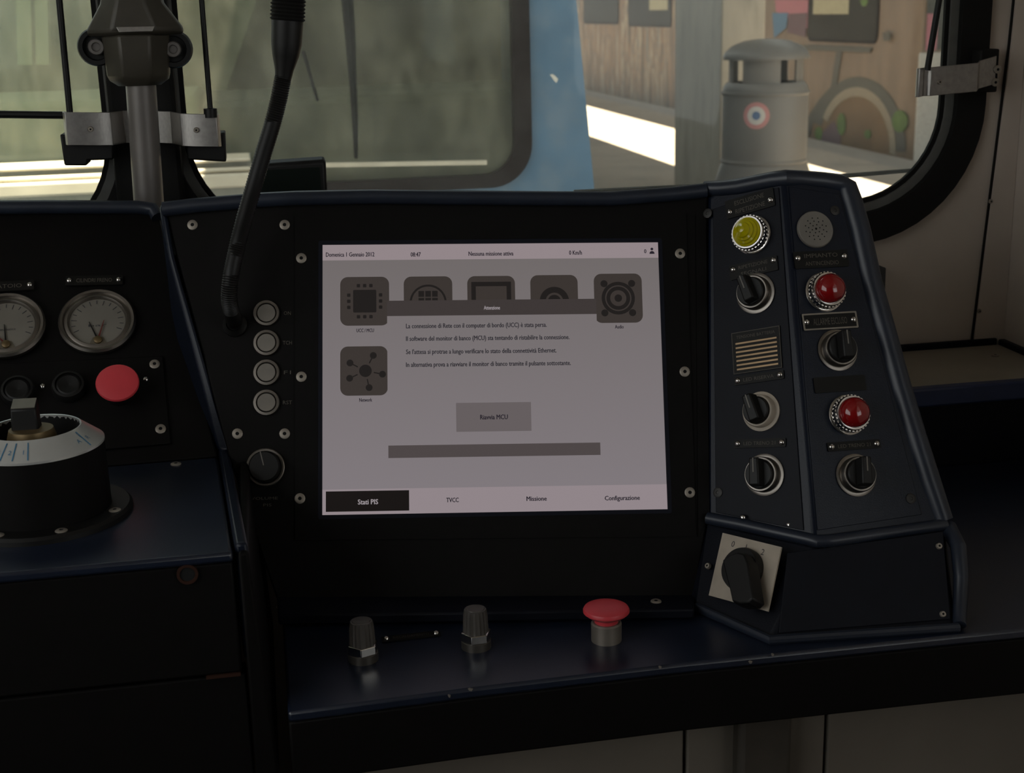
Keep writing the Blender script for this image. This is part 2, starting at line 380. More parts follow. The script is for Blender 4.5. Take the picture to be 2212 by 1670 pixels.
# panel joint of the front wall (narrow raised panel at the right)
q = [(.947, .812), (.972, 1.213), (.986, 1.60), (.990, 2.2), (.9915, 2.2), (.9915, .812)]
fp = plate('trim_2', [q], .006, wall_m, None, FW, z=.006, bevel=.0015); struct(fp)
plate('panel_joint', [[(.9445, .812), (.9695, 1.213), (.9835, 1.60), (.9875, 2.2), (.990, 2.2), (.986, 1.60), (.972, 1.213), (.947, .812)]], .003, black_rub, fp, z=.0035).matrix_local = MW[fp].inverted() @ FW
for x, y in ((2115, 672), (2140, 435)):
    p = at(x, y, YP(YW-.006)); link('screw', RIVET, fp, MW[fp].inverted() @ frame(p, X3, -Y3))

# ================================================================== DESK
# ---- counter and ledge
ct = thing('counter', V((.3, 1.05, ZC)), 'dark navy painted counter running along the cab front under the control boxes', 'counter')
fr = [(-.009, 1.046), (.15, 1.052), (.34, 1.054), (.6, 1.049), (XR, 1.038)]
MB().prism(fr+[(XR, 1.4895), (-.009, 1.4895)], ZC-.010, ZC).build('counter_top', navy_lit, ct, world=True, bevel=.0028)
MB().prism([(x, y+.002) for x, y in fr]+[(XR, 1.085), (-.009, 1.085)], ZC-.068, ZC-.0105).build('front_apron', black_panel, ct, world=True, bevel=.002)  # near-black in place of the navy paint: shade put into the colour
MB().prism([(.62, 1.4905), (XR-.001, 1.4905), (XR-.001, 1.66), (.62, 1.66)], ZC-.02, .7945).build('back_riser', navy_dk, ct, world=True)
lg = thing('ledge', V((.8, 1.49, .80)), 'beige laminate ledge with blue edge strip under the right window', 'ledge')
MB().box(.60, XR, 1.499, YW-.013, .795, .8105).build('ledge_top', ledge_m, lg, world=True, bevel=.002)
MB().box(.60, XR, 1.482, 1.4985, .788, .812).build('front_edge_strip', bluetrim, lg, world=True, bevel=.003)
MB().box(.60, XR-.0135, YW-.0125, YW-.0065, .800, .819).build('back_edge_strip', navy_dk, lg, world=True, bevel=.002)
MB().box(XR-.013, XR-.003, 1.499, YW-.0125, .800, .818).build('side_edge_strip', navy_dk, lg, world=True, bevel=.002)
for i, (x, y) in enumerate(((2150, 768),)):
    link('screw', SCREW, lg, MW[lg].inverted() @ frame(at(x, y, ZP(.811)), X3, Z3))
chip_m = mat('bare_paint_chip', (.16, .14, .12), .7)
for x, y, w in ((1016, 1488, .0022), (970, 1502, .0012), (1425, 1440, .0014), (1620, 1429, .0018), (1668, 1413, .0013)):
    p = at(x, y, YP(1.0515)); MB().add([(p.x+a, 1.0512-b, p.z+c) for b in (0, .0014) for a, c in ((-w, .0006), (-w*.2, .0013), (w, .0005), (w*.4, -.0016), (-w*.6, -.0010))], [(0, 1, 2, 3, 4), (9, 8, 7, 6, 5)]+[(i, (i+1) % 5, 5+(i+1) % 5, 5+i) for i in range(5)]).build('paint_chip', chip_m, ct, world=True)
# cabinet fronts below the counter
cb = thing('base_cabinet', V((.5, 1.1, .3)), 'pale grey base cabinet fronts with dark joints below the counter', 'cabinet')
j1, j2 = at(1480, 1640, YP(1.13)).x, at(1783, 1640, YP(1.13)).x
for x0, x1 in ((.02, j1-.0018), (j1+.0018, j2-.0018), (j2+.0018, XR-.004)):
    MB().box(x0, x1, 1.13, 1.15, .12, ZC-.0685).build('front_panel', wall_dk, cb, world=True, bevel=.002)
MB().box(.01, XR-.004, 1.152, 1.2, .1, ZC-.07).build('carcass', black_panel, cb, world=True)
k0, k1 = at(1597, 1640, YP(1.105)).x, at(1712, 1640, YP(1.105)).x
MB().box(k0, k1, 1.105, 1.129, .0, ZC-.0685).build('dark_upright_band', mat('dark_brown_band', (.055, .046, .036), .7), cb, world=True, bevel=.006)  # dark brown upright band, a box before the fronts

# ---- left desk with sloping gauge panel
ld = thing('left_desk', V((-.3, 1.1, 0)), 'navy left desk with sloping black gauge panel and flat front shelf', 'desk')
f0 = at(-420, 1304, TD); f1 = at(503, 1184, TD); bq = [lb0+(lb0-lb1)*2.6, lb0, lb1]
yF = 1.052
fl = [V((-1.2, yF, ZD)), V((at(503, 1184, TD).x, yF, ZD))]
bl = [V((-1.2, bq[1].y-.01, ZD)), lb1]
MB().front([fl[0], fl[1], bl[1], bl[0]], V((0, 0, -.009))).build('desk_top', navy_lit, ld, world=True, bevel=.0028)
MB().box(-1.2, fl[1].x-.001, yF+.003, yF+.03, .745, ZD-.0095).build('front_apron', black_panel, ld, world=True, bevel=.002)  # navy front face coloured black for the shade below the desk edge
MB().box(-1.2, fl[1].x+.002, yF+.006, yF+.03, .05, .742).build('lower_front', black_panel, ld, world=True, bevel=.002)
p = at(492, 1266, YP(yF)); MB().box(p.x-.024, p.x+.004, yF+.002, yF+.006, .7422, .7448).build('rusty_joint', rust, ld, world=True)
p = at(405, 1240, YP(yF+.002)); fm = frame(p, X3, -Y3)
o = MB().lathe([(.0085, -.001), (.0085, .0016), (.0062, .0016), (.0058, -.0005)], 24, False).build('lock_rim', rust, ld, MW[ld].inverted() @ fm)
MB().lathe([(.0061, .0004), (.00001, .0004)], 24, False).build('lock_hole', void_mat, o, T(0, 0, .0002))
# sloping panel (L)
tl = at(-500, 452, L); tr = at(338, 446, L); tl.x = -1.2
br = lb1.copy(); blp = V((-1.2, lb0.y-.01, ZD))
MB().front([blp, br, tr, tl], V((0, .03, -.025))).build('gauge_panel', black_panel, ld, world=True, bevel=.002)
# recessed lower plate with its own edges
pa = [at(x, y, L) for x, y in ((-90, 792), (352, 771), (369, 960), (-90, 1000))]
MB().front([p+nL*.0022 for p in pa], -nL*.002).build('button_plate', black_panel, ld, world=True, bevel=.0008)
screws(ld, ((334, 787), (347, 927)), (lb0+nL*.0024, nL), u=uL)
screws(ld, ((380, 1003),), TD, u=X3)
for x, y in ((92, 835), (315, 820)): link('rivet', DOME, ld, MW[ld].inverted() @ frame(at(x, y, (lb0+nL*.002, nL)), uL, nL))
# rounded top edge and rim strip
MB().tube([at(x, y, (lb0+nL*.004, nL)) for x, y in ((-120, 449), (100, 447), (300, 448), (330, 452), (341, 470))], .0075, 12).build('top_edge', rim_m, ld, world=True)
# side rim between desk and screen console
rl = [at(344, 446, S), at(364, 560, S), at(420, 770, S), at(472, 980, TD), at(507, 1184, TD)]
rr = [at(358, 443, S), at(378, 560, S), at(438, 770, S), at(497, 985, TD), at(536, 1183, TD)]
m = MB(); rings = []
for i, (p, q2) in enumerate(zip(rl, rr)):
    up = (V((0, -.35, .5)) if i < 3 else Z3).normalized()*.004
    dn = V((0, .03, -.12)) if i < 3 else V((0, 0, -.10))
    rings.append([p+up, q2+up, q2+dn, p+dn])
# front end drop
m.loft(rings); m.build('side_rim', navy, ld, world=True, bevel=.003)
MB().front([V((fl[1].x+.004, yF, ZD-.002)), at(536, 1184, TD)+V((0, 0, -.002)), V((at(560, 1250, YP(1.05)).x+.004, yF, ZC-.06)), V((fl[1].x+.004, yF, ZC-.06))], V((0, .30, 0))).build('side_panel', black_panel, ld, world=True, bevel=.003)

# gauges ---------------------------------------------------------------
def gauge(px, py, label, ang1, ang2, word):
    t = thing('pressure_gauge', frame(at(px, py, (lb0+nL*.0005, nL)), uL, nL), label, 'gauge', 'round gauges on the left desk')
    R = .0385
    MB().lathe([(R, 0), (R, .004), (R-.002, .0065), (R-.0045, .006), (R-.0055, .004), (R-.0065, .0045), (R-.009, .005), (R-.0105, .003), (R-.0108, .0012)], 48, False).build('bezel', satin, t)
    dl = MB().lathe([(R-.0106, .0014), (.00001, .0014)], 40, False).build('dial_face', dial, t)
    n = 15
    for i in range(n):
        a = rad(205-230*i/(n-1)); ln = .004 if i % 2 else .0055; rr_ = R-.0125
        MB().box(rr_-ln, rr_, -.0003, .0003, .0016, .0018).build('scale_mark', ldark, dl, RZ(a))
    text(word, ldark, dl, 0, -.004, .0017, .003, .018)
    for k, (a, m_) in enumerate(((ang1, black_pl), (ang2, needle_r))):
        nd = MB().add([(-.0011, -.004, .0022), (.0011, -.004, .0022), (.0003, .024, .0022), (-.0003, .024, .0022), (-.0011, -.004, .0028), (.0011, -.004, .0028), (.0003, .024, .0028), (-.0003, .024, .0028)], [(3, 2, 1, 0), (4, 5, 6, 7), (0, 1, 5, 4), (1, 2, 6, 5), (2, 3, 7, 6), (3, 0, 4, 7)])
        nd.build('needle', m_, t, T(0, -.0225, .0006*k) @ RZ(rad(a)))
    MB().lathe([(.0042, .001), (.0042, .004), (.003, .0048), (.00001, .005)], 18, False).build('needle_hub', gold, t, T(0, -.0225, 0))
    MB().add([(-.009, -.0265, .0018), (.009, -.0265, .0018), (.005, -.0185, .0018), (-.005, -.0185, .0018)], [(0, 1, 2, 3)]).build('hub_patch', mat('dial_patch', (.12, .10, .07), .6), t)  # tapered brown patch on the dial behind the needle hub
gauge(211, 697, 'chrome ringed round gauge beside the side rim, two needles forming a V', 20, -16, 'bar')
gauge(14, 706, 'chrome ringed round gauge at the left end of the gauge panel', 4, 40, 'Pneumatica')

def sticker_plate(px0, px1, pl, h, label, lines, u=None, m=plate_m, screw=True, frame_m=None, up=0, lm=None, grp='engraved name plates', dots=None):
    P0, P1 = at(*px0, pl), at(*px1, pl); u = (P1-P0).normalized(); w = (P1-P0).length
    t = thing('name_plate', frame((P0+P1)/2+pl[1]*.0004+pl[1].cross(u)*up, u, pl[1]), label, 'sign', grp)
    plate('plate', [rrect(-w/2-.004, -h/2, w/2+.004, h/2, .001, 3)], .0012, m, t, z=.0012)
    if frame_m:
        plate('border', [rrect(-w/2-.004, -h/2, w/2+.004, h/2, .001, 3), rrect(-w/2-.0025, -h/2+.0015, w/2+.0025, h/2-.0015, .0008, 3)], .0006, frame_m, t, z=.0017)
    if screw:
        for sx in (-1, 1): link('screw', DOME, t, T(sx*w/2, -up, .0012))
    n = len(lines)
    for i, s in enumerate(lines):
        if not s: continue
        text(s, lm or lcream, t, 0, ((n-1)/2-i)*h/ n*.92, .0014, h/n*.50 if n > 1 else h*.42, min(w*.72, len(s)*h/n*.52))
    return t
lgm = mat('lettering_faint', (.09, .08, .065), .7)
sticker_plate((150, 608), (257, 606), (lb0+nL*.0003, nL), .012, 'thin black engraved plate above the gauge with V needles', ['CILINDRI FRENO'], lm=lgm)
sticker_plate((-60, 624), (65, 617), (lb0+nL*.0003, nL), .012, 'thin black engraved plate above the gauge at the left end', ['SERBATOIO'], lm=lgm)

# push buttons on left desk
def domebtn(px, py, label):
    t = thing('push_button', frame(at(px, py, (lb0+nL*.0024, nL)), uL, nL), label, 'button', 'black push buttons on the left desk')
    MB().lathe([(.0165, 0), (.0165, .006), (.0150, .010), (.0128, .0105), (.0125, .006)], 28, False).build('collar', black_pl, t)
    MB().lathe([(.0122, .004), (.0122, .0085), (.010, .0095), (.00001, .0075)], 24, False).build('cap', black_pl, t)
domebtn(40, 850, 'black concave push button at the far left beside the key switch')
domebtn(150, 840, 'black concave push button next to the flat red button')
def mushroom(mtx, R, H, label, collar_m, sq=.35):
    t = thing('emergency_button', mtx, label, 'button', 'red mushroom buttons')
    MB().lathe([(R*.66, 0), (R*.66, H*.50), (R*.60, H*.54), (R*.5, H*.54)], 28, False).build('collar', collar_m, t)
    pr = [(R*.5, H*.45), (R*.52, H*.64), (R*.86, H*.76), (R, H*.84), (R, H*.89), (R*.96, H*.94), (R*.8, H*.98), (R*.45, H*1.005), (.00001, H*1.01)]
    MB().lathe(pr, 40, False).build('cap', red_m, t)
mushroom(frame(at(259, 852, (lb0+nL*.0024, nL)), uL, nL), .0208, .026, 'flat red mushroom button on the sloping left panel', black_pl)

# master controller -----------------------------------------------------
mc_c = at(96, 1112, TD)
mc = thing('master_controller', frame(mc_c, X3, Z3), 'round black master controller with white graduated ring and key handle', 'controller')
MB().lathe([(.0755, 0), (.0755, .004), (.073, .0065), (.058, .0068)], 56, False).build('flange', black_pl, mc)
MB().lathe([(.0575, .005), (.0575, .020), (.0572, .061), (.0572, .065)], 56, False).build('drum', black_panel, mc)
MB().lathe([(.0575, .0645), (.0575, .0665), (.0395, .0805), (.0385, .0803), (.0385, .077), (.056, .0645)], 64, False).build('graduated_ring', white_metal, mc)
well = MB().lathe([(.0386, .079), (.0375, .058), (.00001, .058)], 40, False).build('inner_well', void_mat, mc)
MB().lathe([(.0205, .058), (.0205, .073), (.0185, .080), (.00001, .080)], 28, False).build('boss', gold, mc, T(-.002, -.002, 0))
hd = MB(); hd.hexa([(-.0115, -.0075, .077), (.0115, -.0075, .077), (.0115, .0075, .077), (-.0115, .0075, .077), (-.0105, -.0065, .098), (.0105, -.0065, .098), (.0105, .0065, .104), (-.0105, .0065, .104)])
hd = hd.build('key_handle', black_pl, mc, T(-.006, .002, 0) @ RZ(rad(-4)), bevel=.0015)
MB().hexa([(-.0098, -.0058, .0986), (.0098, -.0058, .0986), (.0098, .0058, .1039), (-.0098, .0058, .1039), (-.0098, -.0058, .0992), (.0098, -.0058, .0992), (.0098, .0058, .1045), (-.0098, .0058, .1045)]).build('silver_top', satin, hd)
def on_cone(a, f):   # point on the white cone: azimuth a, fraction f from outside in
    r = .0572+(.0398-.0572)*f; z = .0667+(.0804-.0667)*f
    return frame(V((r*math.cos(a), r*math.sin(a), z+.0003)), V((-math.sin(a), math.cos(a), 0)), V((.0140*math.cos(a), .0140*math.sin(a), .0178)))
ringo = [c for c in mc.children if c.name.startswith('graduated_ring')][0]
for a in (-112, -101, -88, -28):
    MB().box(-.0004, .0004, -.0088, .0088, 0, .0003).build('blue_mark', lblue, ringo, on_cone(rad(a), .48))
for a, s in ((-117, '3'), (-105, '2'), (-92, '1'), (-36, 'A'), (-22, 'R')):
    text(s, lblue, ringo, 0, 0, 0, .0045, name='blue_figure').matrix_local = on_cone(rad(a), .45) @ T(0, 0, .0004)
for a in (-20, -70, -115): link('screw', SCREW, mc, T(.0665*math.cos(rad(a)), .0665*math.sin(rad(a)), .0066))

# ---- screen console --------------------------------------------------
so = thing('screen_console', V((.2, 1.25, ZC)), 'black console housing that holds the screen between the two control areas', 'console')
OUT = [(354, 446), (420, 441), (480, 436), (560, 429), (640, 426), (800, 423), (1000, 424), (1200, 426), (1320, 425), (1456, 415), (1530, 407)]
loop = [at(x, y, S) for x, y in OUT]+[a3, at(1500, 1296, S), at(598, 1296, S), at(498, 1000, S)]
hb = MB(); n_ = len(loop); hb.add(loop+[V((p.x+.005, p.y+.10 if p.z > .9 else 1.46, max(p.z-.03, ZC+.001))) for p in loop], [list(range(n_)), [2*n_-1-i for i in range(n_)]]+[(i, n_+i, n_+(i+1) % n_, (i+1) % n_) for i in range(n_)])
hb.build('housing', black_panel, so, world=True, bevel=.002)
# lower flange with lip above the counter
z1 = ZC+.013
fi = [at(598, 1290, S), at(1050, 1288, S), at(1502, 1286, S)]
fo = [at(600, 1330, ZP(z1)), at(1050, 1323, ZP(z1)), at(1500, 1316, ZP(z1))]
MB().loft([[a+nS*.0005, b, b-Z3*.010, V((a.x, a.y+.03, b.z-.010))] for a, b in zip(fi, fo)]).build('lower_flange', navy_dk, so, world=True, bevel=.002)
screws(so, ((608, 1312), (1417, 1300)), (fo[0], (fi[1]-fo[1]).cross(-X3).normalized() if (fi[1]-fo[1]).cross(-X3).z > 0 else (fi[1]-fo[1]).cross(X3).normalized()))
screws(so, ((416, 486), (615, 486), (513, 937), (615, 937)), S)
# rounded hood edge along the top
HP = [(352, 449), (420, 441), (480, 436), (560, 429), (640, 425), (800, 422), (1000, 424), (1200, 426), (1320, 426), (1456, 416), (1525, 408)]
pts = [at(x, y+3, (cS+nS*.004, nS)) for x, y in HP]
MB().tube(pts, .0075, 14).build('hood_edge', rim_m, so, world=True)
# thin groove frame strips beside the monitor
MB().front([at(x, y, S)+nS*.0012 for x, y in ((1503, 462), (1524, 461), (1532, 1112), (1508, 1160))], -nS*.001).build('filler_strip', black_panel, so, world=True)

# monitor ----------------------------------------------------------------
mo = thing('monitor', frame(cS+nS*.0002, uS, nS), 'flush touch monitor showing a grey connection error window', 'monitor')
MI = MW[mo].inverted()
def sl(x, y):
    p = MI @ at(x, y, S); return p.x, p.y
c4 = [sl(*p) for p in ((638, 1167), (1503, 1159), (1481, 462), (638, 468))]
HX, HY = .1690, .1350
plate('bezel', [c4, rect(-HX-.001, -HY-.001, HX+.001, HY+.001)], .006, black_panel, mo, z=.0018, bevel=.0008)
plate('screen_gasket', [rrect(-HX-.004, -HY-.004, HX+.004, HY+.004, .002, 3), rect(-HX, -HY, HX, HY)], .0022, mat('screen_gasket', (.005, .006, .013), .5, spec=.2), mo, z=.0021)
screws(mo, ((651, 558), (651, 814), (648, 1077), (1469, 548), (1479, 803), (1490, 1064)), (cS+nS*.0018, nS))
e_body = emat('screen_page', (128, 121, 125), (109, 103, 102)); e_head = emat('screen_header', (144, 132, 135)); e_nav = emat('screen_nav', (143, 132, 136))
e_tile = emat('screen_tile', (57, 51, 48)); e_glyph = emat('screen_glyph', (30, 27, 26)); e_title = emat('screen_title_bar', (60, 54, 53)); e_bar = emat('screen_bar', (76, 69, 69))
e_btn = emat('screen_button', (100, 93, 94)); e_tab = emat('screen_tab', (22, 18, 17)); e_txt = emat('screen_text', (44, 42, 47)); e_txd = emat('screen_text_dark', (36, 32, 40)); e_wht = emat('screen_text_white', (150, 142, 146))
def ui(name, m, z, loops, parent=None): return plate(name, loops, .0002, m, parent or mo, z=z)
def pr(xa, ya, xb, yb):
    x0, y0 = sl(xa, ya); x1, y1 = sl(xb, yb); return min(x0, x1), min(y0, y1), max(x0, x1), max(y0, y1)
scr = plate('screen', [rect(-HX, -HY, HX, HY)], .002, e_body, mo, z=0.0)
x0, y0, x1, y1 = pr(696, 563, 1423, 524)
ui('header_bar', e_head, .0003, [rect(-HX, y0, HX, HY)])
yn = sl(1070, 1052)[1]; ui('navigation_bar', e_nav, .0003, [rect(-HX, -HY, HX, yn)])
def stext(s, xa, xb, yc, h, m, z=.0008, par=None):
    a, b = sl(xa, yc), sl(xb, yc); return text(s, m, par or mo, (a[0]+b[0])/2, sl((xa+xb)/2, yc)[1], z, h*.00053, b[0]-a[0], name='lettering', bold=.030)
stext('Domenica 1 Gennaio 2012', 704, 809, 550, 8.5, e_txd); stext('08:47', 887, 909, 550, 8.5, e_txd); stext('Nessuna missione attiva', 1012, 1109, 548, 8.5, e_txd)
stext('0 Km/h', 1229, 1257, 546, 8.5, e_txd); stext('0', 1391, 1396, 543, 8, e_txd)
ux, uy = sl(1408, 543)
ui('user_icon', e_txd, .0008, [circ(ux, uy+.0022, .0014, 14), [(ux-.0026, uy-.0028), (ux+.0026, uy-.0028), (ux+.0022, uy-.001), (ux+.0008, uy), (ux-.0008, uy), (ux-.0022, uy-.001)]])
def tile(xa, ya, xb, yb): 
    t = pr(xa, ya, xb, yb); return ui('icon_tile', e_tile, .0004, [rrect(*t, .0075, 6)]), t
def glyph(par, loops): return plate('glyph', loops, .0002, e_glyph, par, z=.0006)
t1, q = tile(735, 599, 841, 703); cx, cy = (q[0]+q[2])/2, (q[1]+q[3])/2
g = [rrect(cx-.0115, cy-.0115, cx+.0115, cy+.0115, .001, 2)]
for k in (-1, 0, 1):
    for dx, dy in ((0, 1), (0, -1), (1, 0), (-1, 0)):
        ox, oy = (k*.0062, dy*.0158) if dx == 0 else (dx*.0158, k*.0062); g.append(rrect(cx+ox-.0017, cy+oy-.0017, cx+ox+.0017, cy+oy+.0017, .0006, 2))
glyph(t1, g)
t2, q = tile(872, 598, 978, 702); cx, cy = (q[0]+q[2])/2, (q[1]+q[3])/2
def arcband(cx, cy, r0, r1, a0, a1, n=20):
    return [(cx+r1*math.cos(rad(a0+(a1-a0)*i/n)), cy+r1*math.sin(rad(a0+(a1-a0)*i/n))) for i in range(n+1)]+[(cx+r0*math.cos(rad(a1+(a0-a1)*i/n)), cy+r0*math.sin(rad(a1+(a0-a1)*i/n))) for i in range(n+1)]
glyph(t2, [arcband(cx, cy-.002, .0165, .0185, 0, 180)]+[rect(cx+k*.0068-.0028, cy+.004, cx+k*.0068+.0028, cy+.010) for k in (-1, 0, 1)]+[rect(cx+k*.0068-.0028, cy-.003, cx+k*.0068+.0028, cy+.0028) for k in (-1, 0, 1)])
t3, q = tile(1009, 597, 1114, 701); glyph(t3, [rect(q[0]+.004, q[1]+.006, q[2]-.004, q[3]-.006), rect(q[0]+.0085, q[1]+.01, q[2]-.0085, q[3]-.0105)])
t4, q = tile(1145, 595, 1250, 699); cx, cy = (q[0]+q[2])/2, (q[1]+q[3])/2-.002
glyph(t4, [circ(cx, cy, .0148), circ(cx, cy, .0088), circ(cx, cy, .0066)])
t5, q = tile(1282, 592, 1389, 697); cx, cy = (q[0]+q[2])/2, (q[1]+q[3])/2
glyph(t5, [circ(cx, cy, .0168), circ(cx, cy, .0133), circ(cx, cy, .0120), circ(cx, cy, .0082), circ(cx, cy, .0038)])
for sx_ in (-1, 1):
    for sy_ in (-1, 1): glyph(t5, [circ(cx+sx_*.0140, cy+sy_*.0150, .0036, 16)])
t6, q = tile(735, 749, 838, 854); cx, cy = (q[0]+q[2])/2+.0014, (q[1]+q[3])/2
g = [circ(cx, cy, .0062)]
for a in (63, -12, -78, 205, 152):
    ca, sa = math.cos(rad(a)), math.sin(rad(a)); r = .0172
    g.append(circ(cx+r*ca, cy+r*sa, .0034, 16))
    g.append([(cx+.0085*ca-.0006*sa, cy+.0085*sa+.0006*ca), (cx+.0085*ca+.0006*sa, cy+.0085*sa-.0006*ca), (cx+.0138*ca+.0006*sa, cy+.0138*sa-.0006*ca), (cx+.0138*ca-.0006*sa, cy+.0138*sa+.0006*ca)])
glyph(t6, g)
stext('UCC / MCU', 770, 808, 714, 7, e_txd); stext('Audio', 1328, 1347, 706, 7, e_txd); stext('Network', 776, 804, 864, 7, e_txd)
px0 = sl(837, 800)[0]; px1 = sl(1292, 800)[0]; pt = sl(1065, 648)[1]; pb = sl(1065, 681)[1]; pe = sl(1068, 1040)[1]
ui('message_window', e_body, .0008, [rect(px0, pe, px1, pb)])
ui('title_bar', e_title, .0008, [rect(px0, pb, px1, pt)])
stext('Attenzione', 1045, 1080, 665, 7.5, e_wht, .0011)
for s, xb, yc in (('La connessione di Rete con il computer di bordo (UCC) è stata persa.', 1181, 703), ('Il software del monitor di banco (MCU) sta tentando di ristabilire la connessione.', 1230, 730),
                  ('Se l\'attesa si protrae a lungo verificare lo stato della connettività Ethernet.', 1202, 758.5), ('In alternativa prova a riavviare il monitor di banco tramite il pulsante sottostante.', 1233, 786)):
    stext(s, 877, xb, yc, 9, e_txt, .0011)
bt = ui('restart_button', e_btn, .0011, [rect(*pr(985, 871, 1148, 931))]); stext('Riavvia MCU', 1037, 1097, 901, 9, e_txd, .0013)
ui('progress_bar', e_bar, .0011, [rect(*pr(839, 963, 1297, 983))])
ui('selected_tab', e_tab, .0006, [rect(*pr(704, 1062, 884, 1103))])
stext('Stati PIS', 773, 817, 1084, 9.5, e_wht, .0009); stext('TVCC', 964, 991, 1080, 8.5, e_txd); stext('Missione', 1137, 1181, 1077, 8.5, e_txd); stext('Configurazione', 1306, 1382, 1075.5, 8.5, e_txd)

# steel push buttons left of the monitor
def steel_button(px, py, label, word):
    t = thing('steel_button', frame(at(px, py, S)+nS*.0003, uS, nS), label, 'button', 'column of steel push buttons')
    MB().lathe([(.0134, 0), (.0134, .0016), (.0126, .0028), (.0102, .0030), (.0096, .0022)], 36, False).build('bezel', satin, t)
    MB().lathe([(.0097, .0006), (.0088, .0006)], 36, False).build('gap_ring', void_mat, t)
    MB().lathe([(.0089, .0004), (.0089, .0024), (.0085, .0027), (.00001, .0027)], 32, False).build('cap', mat('button_cap_grey', (.21, .19, .165), .5, .3) if 'button_cap_grey' not in MATS else MATS['button_cap_grey'], t)
    text(word, lgm, t, .0205, 0, .0004, .0038, .002*len(word)+.003, name='lettering')
for y, o_, w in ((677, 'topmost round steel push button in the column left of the monitor', 'ON'), (741, 'round steel push button second from the top, left of the monitor', 'TCH'), (805, 'round steel push button third from the top, left of the monitor', 'F1'), (870, 'lowest round steel push button in the column left of the monitor', 'RST')):
    steel_button(576, y, o_, w)
kn = thing('volume_knob', frame(at(574, 1010, S)+nS*.0003, uS, nS), 'small black round knob with pointer line in a thin steel ring, below the push buttons', 'knob')
MB().lathe([(.0187, 0), (.0187, .0025), (.0178, .0032), (.0160, .0030), (.0158, .001)], 40, False).build('ring', satin, kn)
kc = MB().lathe([(.0155, .0005), (.0150, .012), (.0138, .0135), (.00001, .0135)], 36, False).build('cap', black_pl, kn)
MB().box(-.0005, .0005, .001, .0145, .0135, .0139).build('pointer_line', grey_pl, kc, RZ(rad(14)))
text('VOLUME', lgm, kn, -.001, -.0300, .0003, .0028, .026); text('PIS', lgm, kn, .002, -.0365, .0003, .0028, .008)

# ---- switch block -----------------------------------------------------
sb = thing('switch_block', V((.5, 1.2, ZL)), 'navy angled control block with lamps and rotary switches right of the monitor', 'console')
b1 = at(1840, 404, B)
loopA = [a3, a2, a1, a0]
m = MB(); bk = V((.012, .13, -.02))
fr_ = [a0, a1, b1, b2, a2, a3]; n = len(fr_); bkp = [p+bk for p in fr_]
m.add(fr_+bkp, [(0, 1, 4, 5), (1, 2, 3, 4)]+[(i, (i+1) % n, n+(i+1) % n, n+i) for i in range(n)]+[[n+i for i in range(n)][::-1]])
m.build('block_body', navy, sb, world=True, bevel=.003)
# face plate insets (left and right face)
ia = [at(x, y, A)+nA*.0012 for x, y in ((1541, 452), (1683, 405), (1737, 1146), (1547, 1107))]
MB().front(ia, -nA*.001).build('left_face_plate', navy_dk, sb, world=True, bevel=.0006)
ib = [at(x, y, B)+nB*.0012 for x, y in ((1703, 404), (1812, 420), (1990, 1112), (1765, 1146))]
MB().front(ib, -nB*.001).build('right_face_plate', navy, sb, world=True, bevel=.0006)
AA = (a3+nA*.0013, nA); BB = (a2+nB*.0013, nB)
screws(sb, ((1529, 461), (1551, 1064)), AA, DARK); screws(sb, ((1967, 1077), (1803, 455)), BB, DARK)
# rounded rims
rp = [at(1525, 408, (cS+nS*.004, nS)), at(1560, 408, A), at(1600, 404, A), at(1640, 396, A), at(1672, 390, A), at(1700, 386, A), at(1731, 387, B), at(1780, 392, B), at(1815, 397, B), at(1832, 407, B), at(1843, 440, B), at(1860, 500, B), at(1884, 610, B), at(1915, 720, B), at(1948, 840, B), at(1980, 945, B), at(2010, 1040, B), at(2041, 1128, B)]
rr_ = [.0075, .008, .0085, .0085, .0085, .0085, .0085, .009, .0095, .011]+[.0115]*7+[.010]
MB().tube([p+V((0, .004, 0)) for p in rp], rr_, 14).build('outer_rim', rim_m, sb, world=True)
MB().tube([a3+V((-.001, -.002, .0)), at(1600, 1133, ZP(ZL)), at(1690, 1153, ZP(ZL)), at(1745, 1165, ZP(ZL)), at(1765, 1170, ZP(ZL)), at(1800, 1168, ZP(ZL)), at(1920, 1151, ZP(ZL)), at(2042, 1134, ZP(ZL))], .0062, 12).build('ledge_rim', rim_m, sb, world=True)
for x, y in ((1605, 1117), (1705, 1133)):
    link('screw', DOME, sb, MW[sb].inverted() @ frame(at(x, y, ZP(ZL+.0085)), X3, Z3))
# lower box
lx = thing('lower_switch_box', V((.5, 1.15, ZC)), 'black lower box with slanting faces standing on the counter below the switch block', 'console')
t_ = [a3+V((0, 0, -.005)), a2+V((0, -.002, -.005)), b2+V((0, 0, -.005))]; bt_ = [d3, d2, e2]
m = MB(); fr2 = [bt_[0], bt_[1], bt_[2], t_[2], t_[1], t_[0]]; bk2 = [V((p.x+.003, max(p.y+.12, 1.25), p.z+.0005)) for p in fr2]
m.add([p+V((0, 0, .0005)) for p in fr2]+bk2, [(0, 1, 4, 5), (1, 2, 3, 4), (6, 11, 10, 7), (7, 10, 9, 8)]+[(i, (i+1) % 6, 6+(i+1) % 6, 6+i) for i in range(6)])
m.build('box_body', navy_dk, lx, world=True, bevel=.003)
DD = (d2+nD*.001, nD); EE = (d2+nE*.001, nE)
MB().front([at(x, y, E)+nE*.0012 for x, y in ((1700, 1195), (2036, 1149), (2052, 1338), (1682, 1368))], -nE*.001).build('cover_plate', navy_dk, lx, world=True, bevel=.0006)
MB().tube([d3+V((0, -.002, .004)), d2+V((0, -.003, .004)), e2+V((0, -.002, .004))], .0045, 10).build('foot_rim', rim_m, lx, world=True)
